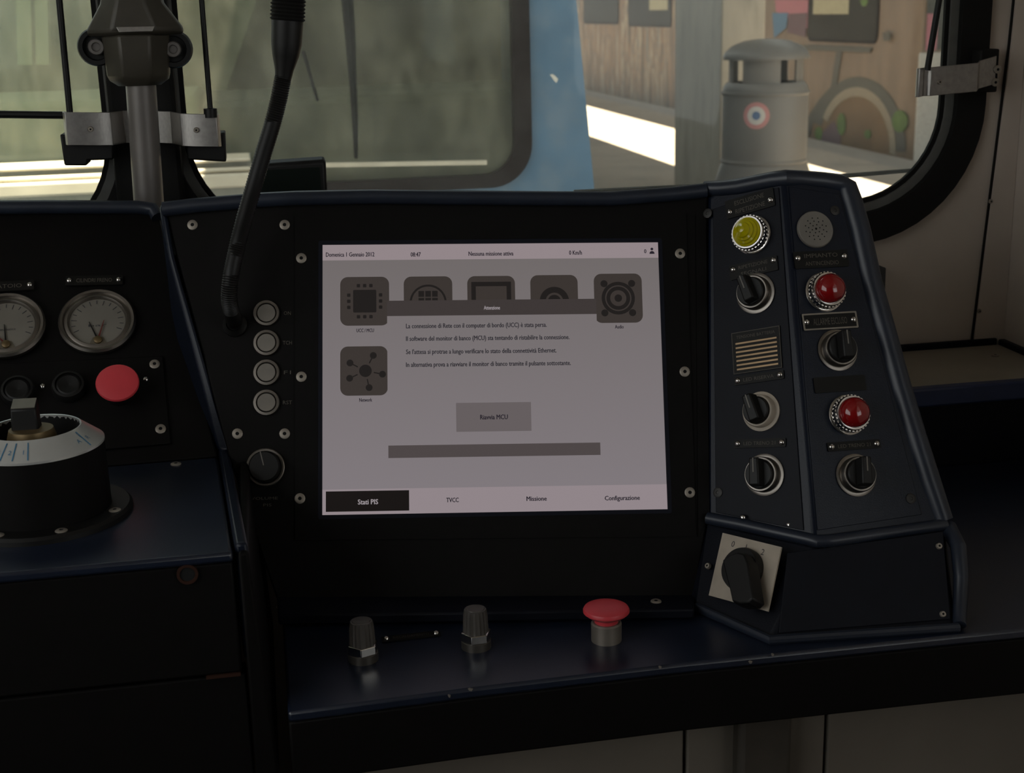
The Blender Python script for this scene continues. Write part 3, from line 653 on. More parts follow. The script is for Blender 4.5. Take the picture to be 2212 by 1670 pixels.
MB().tube([b2+V((.002, 0, -.004)), at(2072, 1180, E)+nE*-.002, at(2078, 1250, E)+nE*-.002, at(2074, 1330, E)+nE*-.002, e2+V((.002, 0, .005))], [.008, .0075, .007, .0065, .006], 12).build('side_rim', rim_m, lx, world=True)
for x, y, pl in ((1530, 1223, DD), (2028, 1180, EE), (2036, 1327, EE)):
    link('screw', RIVET, lx, MW[lx].inverted() @ frame(at(x, y, pl), X3, pl[1]))

# lamps ------------------------------------------------------------------
def lamp(px, py, pl, label, lens, kind):
    t = thing('indicator_lamp', frame(at(px, py, pl), X3, pl[1]), label, 'lamp', 'indicator lamps on the switch block')
    b = MB().lathe([(.0195, 0), (.0195, .002), (.0180, .003), (.0172, .003), (.0172, .0125), (.0163, .0145), (.0148, .0145), (.0145, .011)], 36, False)
    b = b.build('bezel', chrome, t)
    k = MB()
    for i in range(30):
        k.mx = RZ(2*PI*i/30); k.box(.0168, .0181, -.0010, .0010, .004, .0115)
    kk = k.build('knurling', chrome, b); kk['kind'] = 'stuff'
    if kind == 'cone':
        p_ = [(.0146, .010), (.0146, .0155), (.0128, .0165), (.0125, .0185), (.0104, .0195), (.0100, .0215), (.0078, .0225), (.0072, .0245), (.0045, .0260), (.0030, .0275), (.00001, .0280)]
    else:
        p_ = [(.0146, .010), (.0146, .016), (.0140, .0195), (.0125, .0225), (.0098, .0250), (.0065, .0266), (.003, .0273), (.00001, .0275)]
    MB().lathe(p_, 32, False).build('lens', lens, t)
lamp(1627, 508, AA, 'yellow stepped indicator lamp in a chrome ring at the block top', yel_l, 'cone')
lamp(1779, 632, BB, 'upper red domed indicator lamp below the round grey buzzer', red_l, 'dome')
lamp(1830, 897, BB, 'lower red domed indicator lamp above the bottom switch of the right face', red_l, 'dome')
# rotary switches
def rotary(px, py, pl, label, ang, ring_m=satin, Rr=.0192):
    t = thing('rotary_switch', frame(at(px, py, pl), X3, pl[1]), label, 'switch', 'black rotary switches on the switch block')
    MB().lathe([(Rr+.0012, 0), (Rr+.0012, .0016), (Rr-.0006, .0022), (Rr-.002, .0022), (Rr-.0022, .009), (Rr-.0032, .0105), (Rr-.0046, .0105), (Rr-.005, .006)], 40, False).build('ring', ring_m, t)
    MB().lathe([(Rr-.005, .004), (Rr-.005, .0135), (Rr-.006, .0148), (.00001, .0148)], 32, False).build('knob_base', black_pl, t)
    h = MB().hexa([(-.0066, -.0125, .0135), (.0066, -.0125, .0135), (.0066, .0140, .0135), (-.0066, .0140, .0135), (-.0052, -.0115, .0250), (.0052, -.0115, .0250), (.0046, .0150, .0250), (-.0046, .0150, .0250)])
    h = h.build('handle', black_pl, t, RZ(rad(ang)), bevel=.0015)
    MB().box(-.0006, .0006, .001, .0145, .0248, .0254).build('pointer_line', grey_pl, h)
rotary(1633, 634, AA, 'rotary switch with pointer up, between the yellow lamp and the barred plate', 12)
ws = rotary(1645, 889, AA, 'rotary switch with a cream white ring below the barred plate', 10, white_pl, .0182)
rotary(1652, 1026, AA, 'rotary switch at the foot of the left face of the block', -8)
rotary(1808, 757, BB, 'rotary switch under the white framed plate, between the red lamps', -2)
rotary(1848, 1027, BB, 'rotary switch at the foot of the right face of the block', -6)
# buzzer
bz = thing('buzzer', frame(at(1759, 497, BB), X3, nB), 'round grey perforated buzzer at the top of the right face', 'buzzer')
MB().lathe([(.0185, 0), (.0185, .003), (.0176, .0042), (.00001, .0042)], 40, False).build('disc', grey_pl, bz)
hm = MB(); hm.lathe([(.0012, .0043), (.00001, .0043)], 10, False)
for R_, n_ in ((.0042, 6), (.0078, 10), (.0112, 12)):
    for i in range(n_):
        hm.mx = T(R_*math.cos(2*PI*i/n_+R_*300), R_*math.sin(2*PI*i/n_+R_*300), 0); hm.lathe([(.0007, .0043), (.00001, .0043)], 8, False)
hh = hm.build('sound_holes', void_mat, bz); hh['kind'] = 'stuff'
# plates
sticker_plate((1578, 459), (1666, 433), AA, .019, 'two line engraved plate slanting above the yellow lamp', ['ESCLUSIONE', 'RIPETIZIONE'], lm=lgm, up=.003)
sticker_plate((1585, 583), (1672, 563), AA, .015, 'two line engraved plate between yellow lamp and rotary switch', ['RIPETIZIONE', 'SEGNALI'], lm=lgm, up=-.003)
sticker_plate((1595, 823), (1686, 810), AA, .0085, 'small engraved plate under the barred plate', ['LED RISERVA'], lm=lgm)
sticker_plate((1595, 959), (1690, 956), AA, .0085, 'small engraved plate between cream ringed switch and lowest left switch', ['LED TRENO 21'], lm=lgm)
sticker_plate((1722, 559), (1822, 554), BB, .017, 'two line engraved plate between buzzer and upper red lamp', ['IMPIANTO', 'ANTINCENDIO'], lm=lgm, up=-.002)
sticker_plate((1741, 697), (1842, 691), BB, .0165, 'engraved plate with a pale border under the upper red lamp', ['ALLARME ESCLUSO'], frame_m=lcream, lm=lgm)
sticker_plate((1766, 833), (1860, 827), BB, .0150, 'blank dark plate above the lower red lamp', [''], screw=False)
sticker_plate((1795, 966), (1892, 959), BB, .0085, 'small engraved plate under the lower red lamp', ['LED TRENO 21'], lm=lgm)
# barred plate
P0, P1 = at(1584, 765, AA), at(1688, 749, AA); u = (P1-P0).normalized()
gp = thing('barred_plate', frame((P0+P1)/2+nA*.0003, u, nA), 'black plate with seven brass coloured bars on the left face of the block', 'plate')
w = (P1-P0).length; h = .0415
plate('plate', [rect(-w/2, -h/2, w/2, h/2)], .0012, plate_m, gp, z=.0012)
plate('border', [rect(-w/2, -h/2, w/2, h/2), rect(-w/2+.0006, -h/2+.0006, w/2-.0006, h/2-.0006)], .0004, lgm, gp, z=.0015)
for i in range(7):
    yy = h/2-.0115-i*.0043; MB().box(-w/2+.004, w/2-.0035, yy-.00085, yy+.00085, .0012, .0019).build('bar', brass, gp)
text('TENSIONE BATTERIA', lgm, gp, 0, h/2-.005, .0014, .0032, w*.8)

# big selector on white plate
pc = [at(x, y, DD) for x, y in ((1563, 1152), (1690, 1183), (1661, 1322), (1533, 1287))]
cen = sum(pc, V())/4; u = (pc[1]-pc[0]).normalized()
bs = thing('selector_switch', frame(cen, u, nD), 'large black selector knob on a white square plate numbered 0 1 2', 'switch')
inv = MW[bs].inverted(); lp = [inv @ p for p in pc]
plate('white_plate', [[(p.x, p.y) for p in lp][::-1]], .0016, white_pl, bs, z=.0016)
hw = abs(lp[1].x); hh_ = abs(lp[0].y)
text('0', ldark, bs, -hw*.72, hh_*.74, .0018, .006); text('1', ldark, bs, -hw*.22, hh_*.74, .0018, .006); text('2', ldark, bs, hw*.42, hh_*.72, .0018, .006)
R_ = hw*.66
MB().lathe([(R_, .0014), (R_, .008), (R_*.93, .012), (R_*.6, .0125), (.00001, .0125)], 40, False).build('knob_base', black_pl, bs, T(0, hh_*.02, 0))
gpl = (d2+nD*.026, nD)
grip = [inv @ at(x, y, gpl) for x, y in ((1559, 1209), (1575, 1198), (1594, 1192), (1609, 1196), (1618, 1215), (1624, 1250), (1631, 1296), (1622, 1305), (1600, 1307), (1583, 1302), (1575, 1268), (1566, 1238))]
gb = [(p.x, p.y) for p in grip]; gx = sum(p[0] for p in gb)/len(gb); gy_ = sum(p[1] for p in gb)/len(gb)
MB().loft([[((x-gx)*1.04+gx, (y-gy_)*1.03+gy_, .010) for x, y in gb], [(x, y, .022) for x, y in gb], [((x-gx)*.9+gx, (y-gy_)*.95+gy_, .0265) for x, y in gb]]).build('grip', black_pl, bs, bevel=.0012)

# knobs on the counter ------------------------------------------------------
def knob(px, py, label, rot):
    t = thing('control_knob', frame(at(px, py, ZP(ZC)), X3, Z3), label, 'knob', 'pair of ribbed control knobs on the counter')
    MB().lathe([(.0138, 0), (.0138, .0072), (.0131, .0078), (.012, .0078)], 24, False).build('base_ring', mat('knob_base', (.10, .09, .08), .35, .6) if 'knob_base' not in MATS else MATS['knob_base'], t)
    b = MB(); ring = lambda r, z: [(r*math.cos(2*PI*i/6+rot), r*math.sin(2*PI*i/6+rot), z) for i in range(6)]
    b.loft([ring(.0143, .0078), ring(.0143, .0152), ring(.0136, .0160)]).build('hex_nut', chrome, t, bevel=.0006)
    c = MB(); n_ = 36
    def gear(r, z, d): return [((r-(d if i % 2 else 0))*math.cos(2*PI*i/n_), (r-(d if i % 2 else 0))*math.sin(2*PI*i/n_), z) for i in range(n_)]
    c.loft([gear(.0119, .0160, .0007), gear(.0112, .031, .0009), gear(.0104, .0365, .0009), gear(.0098, .0375, 0)])
    c.build('ribbed_cap', mat('knob_cap_grey', (.07, .062, .055), .42) if 'knob_cap_grey' not in MATS else MATS['knob_cap_grey'], t, smooth=25)
    MB().lathe([(.0088, .0370), (.0080, .0382), (.00001, .0384)], 24, False).build('cap_disc', MATS['knob_cap_grey'], t)
knob(785, 1424, 'ribbed grey control knob left of the small counter plate', .35)
knob(1029, 1397, 'ribbed grey control knob right of the small counter plate', .1)
mushroom(frame(at(1310, 1382, ZP(ZC)), X3, Z3), .0213, .034, 'red mushroom button standing on the counter before the selector switch', mat('collar_grey', (.24, .21, .18), .4, .5))
sticker_plate((834, 1383), (942, 1371), ZP(ZC), .011, 'thin engraved plate lying on the counter between the two ribbed knobs', ['RISCALDAMENTO'], lm=lgm)

# gooseneck microphone --------------------------------------------------------
gy = 1.315
gpts = [at(508, 700, (cS+nS*.002, nS)), at(500, 672, (cS+nS*.028, nS)), at(495, 640, (cS+nS*.042, nS)), at(500, 590, (cS+nS*.05, nS)), at(513, 530, YP(1.325)), at(530, 465, YP(1.32)), at(549, 400, YP(gy)), at(568, 335, YP(gy)), at(588, 270, YP(gy)), at(602, 215, YP(gy)), at(612, 165, YP(gy))]
def smooth_path(P, k=10):
    out = []
    for i in range(len(P)-1):
        p0, p1, p2, p3 = P[max(i-1, 0)], P[i], P[i+1], P[min(i+2, len(P)-1)]
        for j in range(k):
            t = j/k; out.append(.5*((2*p1)+(p2-p0)*t+(2*p0-5*p1+4*p2-p3)*t*t+(3*p1-p0-3*p2+p3)*t**3))
    return out+[P[-1]]
gm = thing('gooseneck_microphone', gpts[0], 'black gooseneck microphone rising from the console left of the monitor', 'microphone')
sp_ = smooth_path(gpts, 22)
rs = [.0074+(.0007 if i % 2 else 0) for i in range(len(sp_))]
MB().tube(sp_, rs, 14).build('flexible_neck', black_pl, gm, world=True, smooth=60)
hp = [at(612, 170, YP(gy)), at(614, 150, YP(gy)), at(617, 120, YP(gy)), at(619, 95, YP(gy)), at(621, 45, YP(gy))]
MB().tube(hp, [.0076, .0088, .0125, .0142, .0146], 20).build('handle', black_pl, gm, world=True)
hd_ = [at(621+.04*(45-y), y, YP(gy)) for y in range(45, -90, -4)]
MB().tube(hd_, [.0165 if i % 2 else .0145 for i in range(len(hd_))], 20).build('ridged_head', black_rub, gm, world=True, smooth=20)
MB().lathe([(.0125, 0), (.012, .003), (.009, .006), (.0078, .008)], 24, False).build('base_collar', black_pl, gm, MW[gm].inverted() @ frame(at(508, 702, S), uS, nS))

# pole with clamp head ----------------------------------------------------------
YPOL = 1.585
po = thing('support_pole', V((at(325, 470, YP(YPOL)).x, YPOL, 1.02)), 'grey vertical pole with dark cast clamp head before the window divider', 'pole')
pb_, pt_ = at(327, 520, YP(YPOL)), at(303, 165, YP(YPOL)); pb_.z = 1.0205
MB().tube([pb_, (pb_+pt_)/2, pt_], [.0167, .0165, .0163], 28).build('pole', pole_m, po, world=True)
def yp(x, y, d=0): return at(x, y, YP(YPOL-d))
def cast_part(name, pf, df, db, m, bev=.003):
    fr_ = [yp(x, y, df) for x, y in pf]; bk_ = [V((p.x, YPOL+db, p.z)) for p in fr_]
    n = len(fr_); b = MB(); b.add(fr_+bk_, [list(range(n)), [2*n-1-i for i in range(n)]]+[(i, n+i, n+(i+1) % n, (i+1) % n) for i in range(n)])
    return b.build(name, m, po, world=True, bevel=bev)
# faceted lower body
def fac(levels):
    rings = []
    for xc, y, wx, wd in levels:
        c = yp(xc, y); k = c.y/FPX*1.03; w2 = wx/2*k
        rings.append([c+V((dx*w2, dy*wd, 0)) for dx, dy in ((-1, .3), (-1, -.35), (-.45, -1), (.45, -1), (1, -.35), (1, .3), (.5, 1), (-.5, 1))])
    return MB().loft(rings)
fac([(303, 184, 82, .018), (302, 172, 112, .026), (300, 160, 120, .030), (297, 120, 124, .032), (294, 74, 130, .034)]).build('clamp_body', cast, po, world=True, bevel=.0025)
fac([(294, 76, 180, .030), (293, 64, 184, .036), (286, 8, 120, .032), (284, -40, 100, .028)]).build('clamp_hood', cast, po, world=True, bevel=.003)
for x, y in ((210, 101), (375, 106)):
    c = yp(x, y); ear = MB().lathe([(.0205, -.012), (.0205, .006), (.019, .010), (.0145, .010), (.0135, .004), (.00001, .004)], 30, False).build('clamp_ear', black_pl, po, MW[po].inverted() @ frame(c, X3, -Y3))
    MB().lathe([(.0088, .003), (.0088, .011), (.0078, .013), (.005, .013), (.004, .010), (.00001, .010)], 20, False).build('bolt', pole_m, ear)
MB().lathe([(.0185, 0), (.0180, .12)], 24).build('upper_tube', black_pl, po, MW[po].inverted() @ frame(yp(284, 62, .012), X3, Z3))
c = yp(293, 63, .037); bd = MB().hexa([(-.0175, -.0025, -.003), (.0175, -.0025, -.003), (.0175, .0, -.003), (-.0175, 0, -.003), (-.020, -.001, .003), (.020, -.001, .003), (.020, .001, .003), (-.020, .001, .003)]).build('maker_badge', alu, po, MW[po].inverted() @ frame(c, X3, Z3), bevel=.0008)

# strap bracket behind the pole
def strap(name, prof, h, th, m, parent):
    b = MB(); rings = []
    for p, n_ in prof: rings.append([p+Z3*h/2, p+n_*th+Z3*h/2, p+n_*th-Z3*h/2, p-Z3*h/2])
    return b.loft(rings).build(name, m, parent, world=True, bevel=.0008)
zc = at(190, 276, YP(1.60)).z; zr_ = at(436, 284, YP(1.60)).z
xa, xb, xm0, xm1, xc, xd = [at(x, 277, YP(1.60)).x for x in (137, 236, 262, 366, 398, 475)]
sk = thing('strap_bracket', V(((xb+xc)/2, 1.62, zc)), 'bent aluminium strap bracket passing behind the grey pole', 'bracket')
prof = [(V((xa, 1.606, zc+.001)), Y3), (V((xa+.003, 1.600, zc+.001)), Y3), (V((xb-.012, 1.600, zc+.001)), Y3), (V((xb+.002, 1.606, zc)), Y3), (V((xm0, 1.636, zc)), Y3), (V((xm0+.02, 1.642, zc)), Y3), (V((xm1-.02, 1.642, zc)), Y3), (V((xm1, 1.636, zc)), Y3), (V((xc-.004, 1.606, zc)), Y3), (V((xc+.010, 1.600, zc)), Y3), (V((xd-.003, 1.600, zc)), Y3), (V((xd, 1.606, zc)), Y3)]
prof = [(V((p.x, p.y, zc+(zr_-zc)*(p.x-xa)/(xd-xa))), n_) for p, n_ in prof]
strap('strap', prof, .0365, .003, alu, sk)
for x, y in ((196, 279), (424, 281)): link('screw', RIVET, sk, MW[sk].inverted() @ frame(at(x, y, YP(1.5995)), X3, -Y3))
for nm, pts_, lab in (('blind_holder', ((129, 290), (245, 300), (245, 345), (190, 347), (188, 358), (139, 358)), 'black blind holder block behind the left end of the strap bracket'),
                      ('blind_holder', ((404, 296), (486, 286), (489, 350), (404, 345)), 'black blind holder block behind the right end of the strap bracket')):
    f_ = [at(x, y, YP(1.612)) for x, y in pts_]
    o = MB().front(f_, V((0, .04, 0))).build(nm, black_pl, None, T(*f_[0]), world=True, bevel=.002); tag(o, lab, 'holder', 'blind holders beside the pole')
# blind guide rods
def rod(x0, y0, x1, y1, y, r, lab, fer=None):
    a, b = at(x0, y0, YP(y)), at(x1, y1, YP(y)); d = (a-b)
    t = thing('guide_rod', b, lab, 'rod', 'black blind guide rods')
    MB().tube([b, a, a+d*3], r, 12).build('rod', black_pl, t, world=True)
    if fer: MB().lathe([(r*2.4, -.001), (r*2.4, .009), (r*1.3, .0095)], 18, True).build('ferrule', black_pl, t, Matrix())
rod(127, -8, 151, 245, 1.604, .0036, 'thin black blind guide rod ending at the left half of the strap bracket')
rod(435, -8, 455.5, 252, 1.604, .0031, 'thin black blind guide rod with a ferrule on the right of the strap bracket', True)
rod(2031, -15, 2003, 152, 1.61, .0040, 'thin black blind guide rod ending at the right window bracket')
# horizontal blind bar (left window)
a, b = at(-160, 245, YP(1.622)), at(141, 249, YP(1.622))
br_ = MB().tube([a, b], .0042, 10).build('blind_bar', black_pl, None, T(*b), world=True); tag(br_, 'thin black horizontal blind bar crossing the left window', 'bar')

# right window bracket
rb = thing('window_bracket', at(2080, 170, YP(1.62)), 'aluminium bracket arm screwed beside the right window frame', 'bracket')
r0, r1, r2, r3 = [at(x, y, YP(1.618)) for x, y in ((1981, 179), (1998, 177), (2112, 167), (2166, 160))]
zz = [p.z for p in (r0, r1, r2, r3)]
hh2 = .0352
prof = [(V((r0.x, 1.6195, zz[0])), Y3), (V((r0.x+.002, 1.6165, zz[0])), Y3), (V((r1.x-.003, 1.6165, zz[1])), Y3), (V((r1.x, 1.621, zz[1])), Y3), (V((r1.x+.005, 1.621, zz[1])), Y3), (V((r1.x+.008, 1.618, zz[1])), Y3), (V((r2.x, 1.618, zz[2])), Y3), (V((r2.x+.012, 1.636, zz[2]+.002)), Y3), (V((r3.x+.004, 1.642, zz[3]+.004)), Y3)]
strap('bracket_arm', prof, hh2, .003, alu, rb)
MB().box(r3.x-.016, r3.x+.010, 1.646, YW-.007, zz[3]-.024, zz[3]+.030).build('mounting_pad', black_rub, rb, world=True, bevel=.002)
link('screw', RIVET, rb, MW[rb].inverted() @ frame(at(2029, 177, YP(1.6172)), X3, -Y3))
for x, y in ((2155, 150), (2150, 178)):
    link('screw', SCREW, rb, MW[rb].inverted() @ frame(at(x, y, YP(1.6405)), X3, -Y3))

# small display on the dash
db = [at(x, y, YP(1.545)) for x, y in ((545, 357), (704, 346), (710, 470), (542, 470))]
db[2].z = db[3].z = 1.0205
dm = thing('dash_display', (db[2]+db[3])/2, 'small black display box standing behind the console hood', 'display')
MB().front(db, V((0, .018, .004))).build('casing', black_pl, dm, world=True, bevel=.004)
MB().front([at(x, y, YP(1.5445)) for x, y in ((566, 368), (690, 361), (694, 412), (566, 414))], V((0, .0004, 0))).build('dark_screen', mat('dark_green_screen', (.004, .007, .005), .4, spec=.2), dm, world=True)
# dash panel under the windscreen (behind hood)
struct(MB().box(-1.15, .55, 1.53, 1.655, .985, 1.02).build('trim_4', black_panel, bevel=.004))
# small dark box on the front wall
wb_ = [at(x, y, YP(1.655)) for x, y in ((1858, 583), (1915, 578), (1911, 680), (1858, 690))]
o = MB().front(wb_, V((0, .024, 0))).build('wall_socket_box', mat('dull_grey_box', (.045, .045, .048), .6), None, T(*wb_[3]), world=True, bevel=.002); tag(o, 'small dark grey box on the front wall behind the block rim', 'box')

# ================================================================== OUTDOORS
struct(MB().box(-8, 1.45, 1.9, 45, -1.15, -1.0).build('track_bed', trackbed)); struct(MB().box(5.05, 9, 1.9, 45, -1.15, -1.0).build('far_track_bed', trackbed))
struct(MB().box(1.45, 4.9, -4, 45, -1.1, 0).build('platform', asphalt)); struct(MB().box(4.901, 5.28, -4, 45, -1.1, -.005).build('platform_coping', coping, bevel=.01))
# wiper / lower line outside the right pane
wa = thing('wiper_arm', at(1640, 390, YP(1.73)), 'thin black wiper arm lying along the foot of the right windscreen outside', 'wiper')
MB().tube([at(x, y, YP(1.728)) for x, y in ((1240, 417), (1480, 405), (1800, 382), (2030, 363))], [.0042, .004, .0032, .0026], 8).build('arm', black_pl, wa, world=True)

# unseen canopy, its gap and edge placed to shape the sunlight
ZK = 4.0; sx, sy = -SUN_DIR.x/-SUN_DIR.z, -SUN_DIR.y/-SUN_DIR.z    # shift per metre of height toward the sun
g0, g1 = 3.36+sx*ZK, 4.42+sx*ZK
ke = .0+sx*(ZK-1.29)                                               # edge over the tracks: open sky to its left
cp = thing('canopy', V((3, 10, ZK)), '', ''); del cp['label']; del cp['category']; struct(cp)
for a_ in ((ke, g0, -6, 45), (g1, 10, -6, 45)):
    MB().box(a_[0], a_[1], a_[2], a_[3], ZK, ZK+.12).build('canopy_sheet', gutter, cp, world=True)
# station wall on the left, wall beyond the far track
struct(MB().box(-7.2, -7.0, -6, 45, -1, .9).build('wall_left_station', int_green)); struct(MB().box(9.2, 9.4, 4, 45, -1, 3.2).build('wall_far_station', far_wall))

# pillar and bin
p0, p1 = 2.985, 3.27
pi_ = MB().box(2.975, 3.272, 8.62, 9.62, 0, ZK).build('platform_pillar', conc, None, T(3.1, 9, 0), world=True, bevel=.012)
tag(pi_, 'square cream painted platform pillar standing behind the grey litter bin', 'pillar')
bn = thing('litter_bin', V((2.95, 7.75, 0)), 'grey domed litter bin with a round sticker on the platform', 'bin')
MB().lathe([(.315, 0), (.315, .10), (.30, .20), (.262, .33), (.25, .36)], 48).build('foot', bin_m, bn)
MB().lathe([(.25, .36), (.25, .775), (.243, .80), (.225, .825), (.20, .825)], 48, False).build('body', bin_m, bn)
for z in (.372, .765): MB().lathe([(.25, z-.012), (.257, z-.006), (.257, z+.006), (.25, z+.012)], 48, False).build('hoop', bin_m, bn)
for k in range(4):
    c0 = rad(-28+90*k); MB().arcwall(.203, .215, c0-rad(30), c0+rad(30), .82, .97).build('neck_panel', bin_m, bn)
MB().lathe([(.19, .60), (.19, .822), (.16, .822)], 32, False).build('liner', bin_dk, bn)
MB().lathe([(.21, .955), (.248, .955), (.25, .968), (.24, .995), (.20, 1.03), (.13, 1.058), (.06, 1.068), (.00001, 1.07)], 48, False).build('lid', bin_m, bn)
sa = rad(-122)
sp2 = at(1607, 250, (V((2.95, 7.75, .5))+V((math.cos(sa), math.sin(sa), 0))*.25, V((math.cos(sa), math.sin(sa), 0))))
dz = sp2.z
def band(r0, r1, m_, nm, rr0):
    b = MB(); n_ = 32; vs = []; 
    def pnt(rho, th, rad_): 
        return V((rad_*math.cos(sa+rho*math.cos(th)/.25), rad_*math.sin(sa+rho*math.cos(th)/.25), dz+rho*math.sin(th)))
    rings = [[pnt(max(r, 1e-5), 2*PI*i/n_, rr0) for i in range(n_)] for r in (r0, (r0+r1)/2, r1)]
    b.loft(rings, True, False); return b.build(nm, m_, stk)
stk = MB().lathe([(.01, 0), (.001, 0)], 8, False).build('round_sticker', stk_white, bn, T(.2*math.cos(sa), .2*math.sin(sa), dz))
MW[stk] = MW[bn].copy(); stk.matrix_local = Matrix()
stk.data = MB().lathe([(.001, dz), (.0009, dz)], 6, False).build('tmp', stk_white).data
bpy.data.objects.remove([o for o in bpy.data.objects if o.name.startswith('tmp')][0])
band(.052, .076, stk_pink, 'pink_ring', .2515); band(.024, .052, stk_white, 'white_ring', .2515); band(0, .024, stk_blue, 'blue_centre', .2515)

# graffiti train ------------------------------------------------------------------
XT = 5.40
gt = thing('graffiti_train', V((6.6, 10.3, -1)), 'tan train covered in spray paint standing beyond the platform', 'train')
YN = at(1905, 200, XP(XT)).y
prof = [(XT, -.75), (XT, 1.6), (XT+.12, 2.0), (XT+.45, 2.35), (7.4, 2.35), (7.9, 2.0), (7.95, -.75)]
rings = []
for ins, yy in ((.10, YN-.62), (.04, YN-.61), (.012, YN-.56), (0, YN-.48), (0, 44)):
    rings.append([V((x+ins if x < 6.5 else x-ins, yy, z-(ins*.5 if z > 1.7 else 0))) for x, z in prof])
MB().loft(rings).build('body', tan_body, gt, world=True, smooth=50)
yn2 = YN-.621
MB().box(XT+.012, 7.9, yn2-.02, yn2, -.7, .84).build('nose_panel', pale_cab, gt, world=True, bevel=.015)
MB().box(XT+.06, 7.85, yn2-.012, yn2, .86, 2.0).build('nose_windscreen', mat('nose_glass', (.09, .09, .08), .5, spec=.2), gt, world=True, bevel=.01)
MB().box(XT+.065, XT+.16, yn2-.018, yn2-.012, .86, 1.15).build('spray_patch', pt_pink, gt, world=True)
def tq(name, pts_, m_, off=.006, parent=None, th=.004): 
    f_ = [at(x, y, XP(XT-off)) for x, y in pts_]
    return MB().front(f_, V((th, 0, 0))).build(name, m_, parent or gt, world=True)
ya_ = at(1478, 100, XP(XT)).y
MB().box(XT-.004, XT+.001, ya_, 43, -.35, 1.55).build('sprayed_side', spray, gt, world=True)
def twin(x0, x1, yb, nm='window'):
    y0_, y1_ = at(x0, yb, XP(XT)).y, at(x1, yb, XP(XT)).y; zb = at((x0+x1)/2, yb, XP(XT)).z
    ys, ye = min(y0_, y1_), max(y0_, y1_); mt = frame(V((XT-.004, (ys+ye)/2, 0)), -Y3, -X3); hw_ = (ye-ys)/2
    o = plate(nm, [rrect(-hw_, zb, hw_, 1.62, .09)], .01, seal, gt, MW[gt].inverted() @ mt, z=.006)
    plate('pane', [rrect(-hw_+.03, zb+.03, hw_-.03, 1.59, .07)], .006, dark_glass, o, z=.009)
    return o, hw_, zb
w1, hw_, zb = twin(1745, 1897, 92)
plate('blind', [rect(-hw_*.82, zb+.255, hw_*.22, 1.5)], .004, blind_m, w1, z=.012)
w2, hw_, zb = twin(1358, 1452, 58)
plate('blind', [rect(hw_*.05, zb+.22, hw_*.85, 1.5)], .004, blind_m, w2, z=.012)
twin(1262, 1338, 52)
# ledge strip below the window
tq('sill_strip', ((1735, 98), (1882, 104), (1878, 114), (1735, 108)), pt_grey, .02, th=.02)
tq('spray_patch', ((1674, 0), (1748, 0), (1745, 62), (1676, 25)), pt_pink); tq('spray_patch', ((1668, 28), (1702, 28), (1698, 60), (1672, 82)), pt_blue, .010); tq('spray_patch', ((1704, 30), (1743, 28), (1740, 80), (1700, 70)), pt_mauve, .010)
def curveband(cx, cy, rx0, ry0, rx1, ry1, a0, a1, m_, off, nm='spray_letter'):
    n_ = 18; vs = []
    b = MB(); rings = []
    for i in range(n_+1):
        a = rad(a0+(a1-a0)*i/n_); p_ = at(cx+rx1*math.cos(a), cy-ry1*math.sin(a), XP(XT-off)); q_ = at(cx+rx0*math.cos(a), cy-ry0*math.sin(a), XP(XT-off))
        rings.append([p_, q_, q_+V((.003, 0, 0)), p_+V((.003, 0, 0))])
    b.loft(rings); return b.build(nm, m_, gt, world=True)
tq('spray_letter', ((1762, 330), (1752, 262), (1786, 215), (1830, 190), (1872, 190), (1905, 225), (1925, 300), (1930, 348)), pt_tan, .005)
curveband(1850, 320, 72, 112, 84, 132, -6, 150, pt_cream, .012); curveband(1852, 322, 84, 132, 104, 156, -2, 158, pt_grey, .009)
tq('spray_letter', ((1794, 188), (1812, 190), (1768, 235), (1744, 300), (1735, 268), (1770, 214)), pt_grey, .010)
tq('spray_letter', ((1806, 112), (1818, 112), (1806, 190), (1794, 190)), pt_grey, .010)
tq('spray_patch', ((1777, 285), (1800, 262), (1815, 290), (1815, 318), (1772, 312)), pt_mauve, .014)
for cx, cy, rx, ry in ((1943, 262, 17, 24), (1817, 268, 9, 24), (1768, 288, 8, 14), (1874, 290, 7, 10), (1866, 2, 8, 12)):
    tq('spray_blob', [(cx+rx*math.cos(2*PI*i/14), cy+ry*math.sin(2*PI*i/14)) for i in range(14)], pt_green, .035 if cx > 1960 else .016)
tq('dark_recess', ((1906, 70), (1922, 72), (1922, 88), (1908, 88)), pt_grey, .03)
# blue train ---------------------------------------------------------------------
YT = 3.66
bt2 = thing('blue_train', V((0, YT, -1)), 'blue fronted train facing the cab with a wide dark windscreen', 'train')
BF = frame(V((0, YT, 0)), X3, -Y3); bi = MW[bt2].inverted() @ BF
def bp(x, y): p = at(x, y, YP(YT)); return p.x, p.z
xr0, zr0 = bp(1283, 400); xr1, zr1 = bp(1245, 0); slope = (xr1-xr0)/(zr1-zr0)
outl = [(-1.35, -.6), (xr0+slope*(-.6-zr0)*.2+.02, -.6), (xr0, zr0), (xr1, zr1), (xr0+slope*(2.85-zr0), 2.85), (-1.35, 2.85)]
gx1, gz0 = bp(1108, 250)[0], bp(900, 384)[1]
sx1, sz0 = bp(1146, 300)[0], bp(900, 411)[1]
def wn(ix, iz, r): return rrect(-1.22, iz, ix, 2.05, r, 10)
plate('front_panel', [outl, wn(sx1-.003, sz0+.003, .11)], .05, blue_body, bt2, bi, bevel=.008)
plate('windscreen_seal', [wn(sx1+.002, sz0-.002, .115), wn(gx1, gz0, .085)], .03, seal, bt2, bi, z=.012, bevel=.007)
plate('windscreen', [wn(gx1+.004, gz0-.004, .086)], .005, glass('opposite_windscreen', (.80, .84, .78), .14, (.66, .63, .49), 2.5, .03, (2.2, 1, .45), back=.12), bt2, bi, z=-.01)
